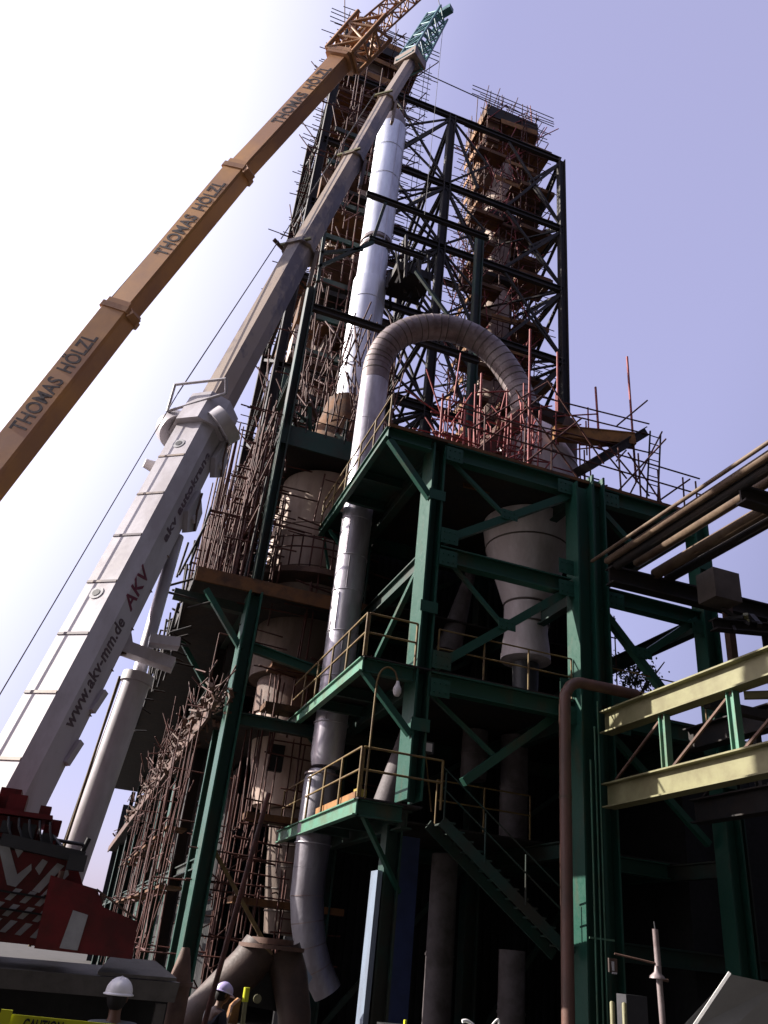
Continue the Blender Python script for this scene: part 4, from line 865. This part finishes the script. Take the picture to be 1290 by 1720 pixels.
# yellow truss bridge
for X, lab, mt_ in ((11.78, 'cream yellow truss girder coming in from the right edge, nearer of the two', CREAM), (14.3, 'shaded far truss girder parallel behind the cream yellow one', BLACKST)):  # the far girder's shade is given by its near-black colour
    t = thing('truss_girder', lab, 'girder', (X, 13, 6))
    MB().ibeam((X, 17.5, 7.95), (X, 5, 7.95), .36, .56, .035).build('top_chord', mt_, t); MB().ibeam((X, 17.5, 6.18), (X, 5, 6.18), .36, .56, .035).build('bottom_chord', mt_, t)
    for y in (15.2, 13.0, 10.8, 8.6): MB().ibeam((X, y, 6.47), (X, y, 7.66), .16, .22, .03, up=(0, 1, 0)).build('post', mt_ if X > 13 else LGREEN, t)
    for y in (17.2, 15.0, 12.8): MB().bar((X, y, 6.5), (X, y-2.0, 7.66), .05).build('diagonal', CHUTE if X < 13 else BLACKST, t)
    if X < 13:
        for y in (14.0, 11.4): MB().bar((X+.2, y, 7.7), (14.1, y, 7.7), .2).build('cross_beam', BLACKST, t)
        MB().bar((X+.2, 12.9, 7.6), (14.1, 10.9, 7.6), .14).build('cross_brace', CREAM, t)
# cage ladder and shrub
t = thing('caged_ladder', 'vertical caged ladder seen through the right bay of the green tower', 'ladder', (14.4, 22, 8.6))
for k in range(6): MB().tube([(13.7+k*.32, 22, 8.6), (13.7+k*.32, 22, 13.2)], .022, 6).build('cage_bar', RUST, t)
for z in (9, 10.2, 11.4, 12.4, 13.1): MB().tube([(13.65, 22, z), (14.4, 21.8, z-.1), (15.35, 22, z)], .025, 6).build('cage_hoop', BLACKST, t)
b = MB()
for i in range(20): b.tube([(14.02, 22.02, 8.7+i*.23), (14.34, 22.02, 8.7+i*.23)], .015, 5)
b.build('rung', RUST, t)
t = thing('leafy_tree', 'dark leafy treetop seen between the braces right of the green tower', 'tree', (17.9, 25, 0))
MB().tube([(17.9, 25, 0), (17.8, 25, 5), (17.9, 25, 9.5), (18.0, 25, 12)], [.3, .24, .16, .05], 10).build('trunk', BARK, t)
c = MB()
for i in range(9): a = i*.7; c.tube([(17.9, 25, 8+i*.4), (17.9+1.4*math.cos(a), 25+1.2*math.sin(a), 9.6+i*.42)], [.07, .02], 6)
c.build('branch', BARK, t)
b = MB(); rnd = random.Random(9)
cl = [(rnd.gauss(0, .8), rnd.gauss(0, .8), rnd.uniform(-2.4, 2.0)) for _ in range(46)]
for cx, cy, cz in cl:
    for k in range(60):
        p = V((17.9+cx+rnd.gauss(0, .28), 25+cy+rnd.gauss(0, .28), 11.2+cz+rnd.gauss(0, .28)))
        u = V((rnd.uniform(-1, 1), rnd.uniform(-1, 1), rnd.uniform(-1, 1))).normalized(); w_ = u.cross(V((rnd.uniform(-1, 1), .3, rnd.uniform(-1, 1)))).normalized(); s_ = rnd.uniform(.05, .1)
        b.add([p-u*s_, p+w_*s_*.6, p+u*s_, p-w_*s_*.6], [(0, 1, 2, 3)])
b.build('crown', LEAF, t)

# ================================================================== added unseen blocks that cut sky light from behind and the right
NH = thing('sky_blocker_rear', 'unseen tall dark block added behind the camera to cut sky light', 'hall', (0, -13, 0))
MB().box(-50, 60, -18, -9, 0, 44).build('wall', HALL, NH); MB().box(-50.5, 60.5, -18.5, -8.5, 44.01, 44.5).build('roof', BLACKST, NH)
for x in range(-48, 60, 6): MB().box(x, x+.4, -8.99, -8.7, 0, 44).build('blocker_rib', HALL, NH)
NE = thing('sky_blocker_right', 'unseen long dark block added at the right to cut sky light', 'hall', (42, 5, 0))
MB().box(40, 48, -14, 22, 0, 22).build('wall', HALL, NE); MB().box(39.7, 48.3, -14.2, 22.2, 22.01, 22.4).build('roof', BLACKST, NE)
# ================================================================== dark hall behind
H = thing('process_hall', 'hall coloured near black for shade filling the background under the green tower at the lower right', 'hall', (18, 30, 0))
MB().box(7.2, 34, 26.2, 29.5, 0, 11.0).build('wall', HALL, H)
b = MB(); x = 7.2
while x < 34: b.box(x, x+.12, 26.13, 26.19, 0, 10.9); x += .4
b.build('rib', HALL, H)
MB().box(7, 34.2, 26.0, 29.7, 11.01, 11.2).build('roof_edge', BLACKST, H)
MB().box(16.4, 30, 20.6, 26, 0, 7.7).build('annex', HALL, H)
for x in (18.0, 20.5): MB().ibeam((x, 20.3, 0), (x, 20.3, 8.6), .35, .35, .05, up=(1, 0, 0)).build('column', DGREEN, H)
MB().ibeam((12.6, 20.4, 3.0), (20.6, 20.4, 3.0), .3, .45, .04).build('beam', DGREEN, H)

# ================================================================== low foreground items
t = thing('trouser_chute', 'rusty brown two legged pipe piece with a round flange standing on the ground', 'chute', (3.9, 17, 0))
MB().lathe(3.95, 17, [(.62, 2.2), (.62, 2.27)], 40).build('flange', CHUTE, t); MB().lathe(3.95, 17, [(.40, 2.28), (.40, 2.38)], 32).build('collar', CHUTE, t)
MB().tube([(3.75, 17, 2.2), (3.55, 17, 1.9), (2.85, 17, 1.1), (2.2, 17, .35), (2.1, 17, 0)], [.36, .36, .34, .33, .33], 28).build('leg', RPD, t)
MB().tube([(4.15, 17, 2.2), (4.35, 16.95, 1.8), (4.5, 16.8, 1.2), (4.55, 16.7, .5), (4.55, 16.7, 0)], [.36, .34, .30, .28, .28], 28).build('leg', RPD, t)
MB().prism([(3.7, 17, 2.1), (4.2, 17, 2.1), (4.4, 17, 1.2), (3.3, 17, 1.3)], (0, .35, 0)).build('web_plate', BLACK, t)
t = thing('pipe_stub', 'small rusty pipe stub with flange standing beside the carrier deck corner', 'pipe', (1.95, 13.5, 0))
MB().lathe(1.95, 14, [(.17, 0), (.17, 1.65), (.10, 1.95), (.06, 2.1)], 24).build('body', CHUTE, t); MB().lathe(1.95, 14, [(.2, 1.6), (.2, 1.66)], 24).build('flange', CHUTE, t)
b = MB().tube([(2.2, 13.6, 0), (2.75, 13.6, 4.4)], .04, 8); tag(b.build('leaning_tube', RUST), 'single rusty tube leaning beside the nearest green gallery column foot', 'tube')
# barrier post with yellow tip
t = thing('marker_post', 'thin yellow green marker post with a small round tag behind the lilac helmet', 'post', (2.9, 13.6, 0))
MB().tube([(2.95, 13.6, 0), (2.88, 13.6, 1.58)], .035, 8).build('pole', CREAM, t); MB().tube([(2.88, 13.6, 1.5), (2.88, 13.6, 1.68)], .045, 8).build('cap', TAPE, t)
MB().tube([(3.06, 13.6, 1.55), (3.06, 13.62, 1.55)], .06, 12).build('tag', CREAM, t)
tag(MB().prism([(2.72, 13.8, 1.2), (2.86, 13.8, 1.2), (2.86, 13.8, 1.52), (2.76, 13.8, 1.42)], (0, .3, 0)).build('work_bag', OCHRE), 'small orange bag hanging beside the yellow green marker post', 'bag')
# fallen lit fragment below the duct elbow
tag(MB().prism([(5.2, 19.6, 2.1), (5.55, 19.6, 1.75), (5.42, 19.6, 1.5), (5.6, 19.6, 1.0), (5.3, 19.6, 1.35), (5.24, 19.6, 1.6)], (0, .04, 0)).build('torn_sheet', BLUE), 'torn pale blue sheet metal piece hanging under the duct elbow', 'sheet metal')
# lamp stand right
t = thing('wall_lamp_stand', 'slim grey standpipe with a bell lamp on a side arm at the lower right', 'standpipe', (8.4, 11.3, 0))
MB().tube([(8.42, 11.3, 0), (8.33, 11.3, 3.0)], .045, 10).build('pole', ELBOW, t); MB().tube([(8.33, 11.3, 3.0), (8.32, 11.3, 3.1)], .01, 6).build('tip', DARKG, t)
MB().tube([(7.75, 11.5, 2.62), (8.32, 11.3, 2.55)], .014, 6).build('arm', CHUTE, t)
MB().lathe(8.28, 11.25, [(.11, 2.36), (.1, 2.39), (.04, 2.44), (.025, 2.52)], 20).build('bell_shade', ELBOW, t); MB().tube([(8.33, 11.3, 2.36), (8.5, 11.3, 2.35)], .02, 6).build('bracket', CHUTE, t)
t = thing('valve_sign', 'small dark red sign plate with white mark on the green column by the standpipe', 'sign', (7.75, 11.6, 2.3))
MB().box(7.72, 7.86, 11.6, 11.63, 2.38, 2.56).build('plate', RPD, t); MB().box(7.76, 7.80, 11.59, 11.598, 2.4, 2.52).build('mark', PWHITE, t); MB().box(7.76, 7.84, 11.59, 11.598, 2.36, 2.385).build('mark', PWHITE, t)
for x, lab in ((7.68, 'left of two short white posts below the red sign plate'), (7.88, 'right of two short white posts below the red sign plate')): tag(MB().tube([(x, 11.5, 0), (x, 11.5, 2.0), (x, 11.5, 2.02)], [.035, .035, .02], 10).build('guard_post', CREAM), lab, 'post', 'short posts at the column foot')
# grey vehicle panel
t = thing('parked_truck', 'light grey truck bonnet corner with a bright edge strip at the lower right', 'truck', (5.6, 6, 0))
MB().prism([(4.42, 5.9, 1.9), (4.72, 5.55, 2.36), (5.2, 5.6, 2.33), (7.2, 5.9, 2.3), (7.2, 5.9, .7), (4.0, 6.0, .7), (4.0, 6.0, 1.3)], (1.7, 2.0, -.1)).build('body_panel', GREYP, t)
MB().bar((4.02, 5.95, 1.33), (4.70, 5.53, 2.37), .02, .02).build('edge_strip', WPLAST, t)
for x in (4.8, 6.8): MB().tube([(x, 6.0, .45), (x, 6.25, .45)], .45, 24).build('wheel', BLACK, t)
# crumpled white/yellow sheet at bottom centre
t = thing('crumpled_sheet', 'crumpled white plastic sheet with a standing loop at the bottom edge', 'plastic sheet', (6.3, 13.5, 1.4))
zb = 1.36
MB().tube(cat([(5.95, 13.5, zb), (6.15, 13.5, zb+.06), (6.35, 13.5, zb+.05), (6.5, 13.5, zb+.1), (6.38, 13.5, zb+.16), (6.3, 13.5, zb+.15)], 4), .025, 8).build('fold', WPLAST, t)
MB().tube(cat([(6.75, 13.5, zb), (6.82, 13.5, zb+.14), (6.92, 13.5, zb+.22), (6.93, 13.5, zb+.1), (6.84, 13.5, zb)], 4), .016, 8).build('loop', WPLAST, t)
MB().box(5.6, 5.8, 13.5, 13.56, zb-.06, zb+.05).build('corner', TAPE, t); MB().box(5.35, 5.38, 13.5, 13.56, zb-.1, zb+.1).build('corner', TAPE, t)
MB().box(5.3, 7.2, 13.6, 14.6, 0, zb-.02).build('stand', BLACK, t)
# caution tape
t = thing('caution_tape', 'yellow barrier tape with black lettering stretched across the lower left corner', 'tape', (-.4, 6, 1.6))
a_, c_ = V((-.75, 5.6, 1.765)), V((.62, 5.6, 1.745)); dx = (c_-a_).normalized(); nz = V((0, 0, 1)); nz = (nz-dx*nz.dot(dx)).normalized()
b = MB(); b.frame(a_, dx, V((0, 1, 0)), nz, 0, 1.4, 0, .004, -.085, 0); b.build('tape_strip', TAPE, t)
text('lettering', 'CAUTION', a_+dx*.73-nz*.066+V((0, -.005, 0)), dx, nz, .075, BLACK, t, .0015, 1., .21)
MB().frame(a_, dx, V((0, 1, 0)), nz, .60, .66, -.03, -.02, -.08, .02).build('tape_knot', TAPE, t)
for x in (-.8, .66): MB().tube([(x, 5.62, 0), (x, 5.62, 1.83 if x < 0 else 1.6)], .02, 8).build('tape_post', DARKG, t)

# ================================================================== people
def skinned(name, verts, edges, radii, mt, parent, sub=2):
    me = bpy.data.meshes.new(name); me.from_pydata([tuple(v) for v in verts], edges, [])
    ob = bpy.data.objects.new(name, me); COL.objects.link(ob)
    md = ob.modifiers.new('s', 'SKIN'); ss = ob.modifiers.new('u', 'SUBSURF'); ss.levels = sub; ss.render_levels = sub
    for i, r in enumerate(radii):
        sv = me.skin_vertices[0].data[i]; sv.radius = (r, r) if not isinstance(r, tuple) else r; sv.use_root = (i == 0)
    bpy.context.view_layer.update()
    m2 = bpy.data.meshes.new_from_object(ob.evaluated_get(bpy.context.evaluated_depsgraph_get()))
    bpy.data.objects.remove(ob)
    for p in m2.polygons: p.use_smooth = True
    m2.materials.clear(); m2.materials.append(mt)
    o = bpy.data.objects.new(name, m2); COL.objects.link(o); o.parent = parent; return o
def person(label, loc, yaw, H, shirt, helm, trouser, bend=0.0, arm=0.0, turn=0.0):
    t = thing('person', label, 'person', loc); t.rotation_euler = (0, 0, yaw); k = H/1.75
    def v(x, y, z):   # bend forward (+y) above the hips
        z0 = .95
        if z > z0 and bend: dz = z-z0; y, z = y+dz*math.sin(bend), z0+dz*math.cos(bend)
        return V((x, y, z))*k
    body = [v(0, 0, .95), v(0, 0, 1.15), v(0, 0, 1.36), v(0, -.01, 1.46), v(0, 0, 1.52), v(0, .015, 1.62), v(0, .01, 1.70)]
    rad = [(.15, .11), (.14, .10), (.16, .10), .06, .055, (.075, .095), (.06, .075)]
    ed = [(i, i+1) for i in range(6)]
    def limb(pts, rs, root_i):
        n = len(body); body.extend(pts); rad.extend(rs); ed.append((root_i, n)); ed.extend((n+i, n+i+1) for i in range(len(pts)-1)); return n+len(pts)-1
    for s in (-1, 1):
        w_ = limb([v(s*.19, 0, 1.40), v(s*.25, .02+arm*.1, 1.12), v(s*.24, .12+arm*.2, .90+arm*.25), v(s*.235, .14+arm*.26, .82+arm*.28)], [.06, .045, .032, .034], 2)
        for f in range(4): limb([v(s*(.20+f*.02), .15+arm*.28, .76+arm*.28), v(s*(.20+f*.02), .17+arm*.3, .71+arm*.28)], [.011, .009], w_)
        limb([v(s*.19, .19+arm*.28, .80+arm*.28), v(s*.18, .21+arm*.28, .76+arm*.28)], [.012, .01], w_)
        limb([v(s*.10, 0, .88), v(s*.11, .02, .50), v(s*.11, -.02, .1), v(s*.12, .12, .05)], [.09, .065, .042, .04], 0)
    skinned('body', body, ed, [tuple(a*k for a in r) if isinstance(r, tuple) else r*k for r in rad], SKIN, t)
    sh = [v(0, 0, .93), v(0, 0, 1.15), v(0, 0, 1.36), v(0, -.01, 1.46)]; se = [(0, 1), (1, 2), (2, 3)]; sr = [(.175, .135), (.165, .125), (.185, .125), (.08, .075)]
    for s in (-1, 1):
        n = len(sh); sh += [v(s*.20, 0, 1.40), v(s*.255, .02+arm*.1, 1.12), v(s*.245, .10+arm*.17, .94+arm*.2)]; se += [(2, n), (n, n+1), (n+1, n+2)]; sr += [.075, .06, .05]
    skinned('shirt', sh, se, [tuple(a*k for a in r) if isinstance(r, tuple) else r*k for r in sr], shirt, t)
    tr = [v(0, 0, .94)]; te = []; trr = [(.17, .13)]
    for s in (-1, 1):
        n = len(tr); tr += [v(s*.10, 0, .84), v(s*.11, .02, .50), v(s*.11, -.02, .12)]; te += [(0, n), (n, n+1), (n+1, n+2)]; trr += [.11, .085, .07]
    skinned('trousers', tr, te, [tuple(a*k for a in r) if isinstance(r, tuple) else r*k for r in trr], trouser, t)
    # head details, helmet
    hc = v(0, .01, 1.67); cb_, sb_ = math.cos(bend), math.sin(bend)
    def hv(x, y, z): x, y = x*math.cos(turn)-y*math.sin(turn), x*math.sin(turn)+y*math.cos(turn); return hc+V((x, y*cb_+z*sb_, -y*sb_+z*cb_))*k
    def loc_mesh(nm, b_, mt_):
        me = bpy.data.meshes.new(nm); me.from_pydata([tuple(p) for p in b_.v], [], b_.f); me.polygons.foreach_set('use_smooth', b_.sm); me.materials.append(mt_)
        o_ = bpy.data.objects.new(nm, me); COL.objects.link(o_); o_.parent = t; return o_
    def ell(c, rx, ry, rz, z0=-1, z1=1, n=24, m=12):
        b_ = MB(); vs = []
        for i in range(m+1):
            a = math.asin(max(-1, min(1, z0)))+(math.asin(z1)-math.asin(max(-1, z0)))*i/m
            for j in range(n): q = 2*math.pi*j/n; vs.append(hv(c[0]+rx*math.cos(a)*math.cos(q), c[1]+ry*math.cos(a)*math.sin(q), c[2]+rz*math.sin(a)))
        b_.add(vs, [(i*n+j, i*n+(j+1) % n, (i+1)*n+(j+1) % n, (i+1)*n+j) for i in range(m) for j in range(n)], True); return b_
    loc_mesh('hair', ell((0, -.022, -.01), .094, .112, .125, -.85, .99), HAIR)
    fc = ell((0, .02, -.02), .078, .095, .125); nb = ell((0, .115, -.025), .016, .022, .028)
    fc.add(nb.v, nb.f, True)
    for s in (-1, 1): e_ = ell((s*.09, 0, -.02), .012, .022, .034, n=12, m=6); fc.add(e_.v, e_.f, True)
    FO = loc_mesh('face', fc, SKIN)
    for s in (-1, 1): loc_mesh('eye', ell((s*.032, .108, 0), .012, .009, .008, n=10, m=6), PWHITE).parent = FO
    loc_mesh('mouth', ell((0, .108, -.08), .026, .009, .007, n=10, m=6), CRED).parent = FO
    hm = ell((0, 0, .025), .128, .148, .135, 0, .995); br = []
    for rr, zz in ((1.0, .025), (1.13, .012), (1.12, .004), (.98, .01)):
        for j in range(24):
            q = 2*math.pi*j/24; f = .05 if math.sin(q) > .5 else 0; br.append(hv(.128*rr*math.cos(q), (.148+f*(rr-1)*6)*rr*math.sin(q), zz-(.01 if f and rr > 1 else 0)))
    hm.add(br, [(i*24+j, i*24+(j+1) % 24, (i+1)*24+(j+1) % 24, (i+1)*24+j) for i in range(3) for j in range(24)], True)
    rg = ell((0, 0, .03), .022, .135, .138, 0, .99, n=16, m=8); hm.add(rg.v, rg.f, True)
    loc_mesh('helmet', hm, helm)
    return t
person('worker in white helmet and grey shirt seen from behind at the lower left', (.76, 9.45, 0), math.radians(12), 1.75, GREYC, HELM, DARKC, turn=-.5)
person('worker in dark clothes and lilac helmet bending beside the rusty two legged chute', (2.45, 13.9, 0), math.radians(-70), 1.66, DARKC, HELMP, DARKC, bend=.25, arm=.8)
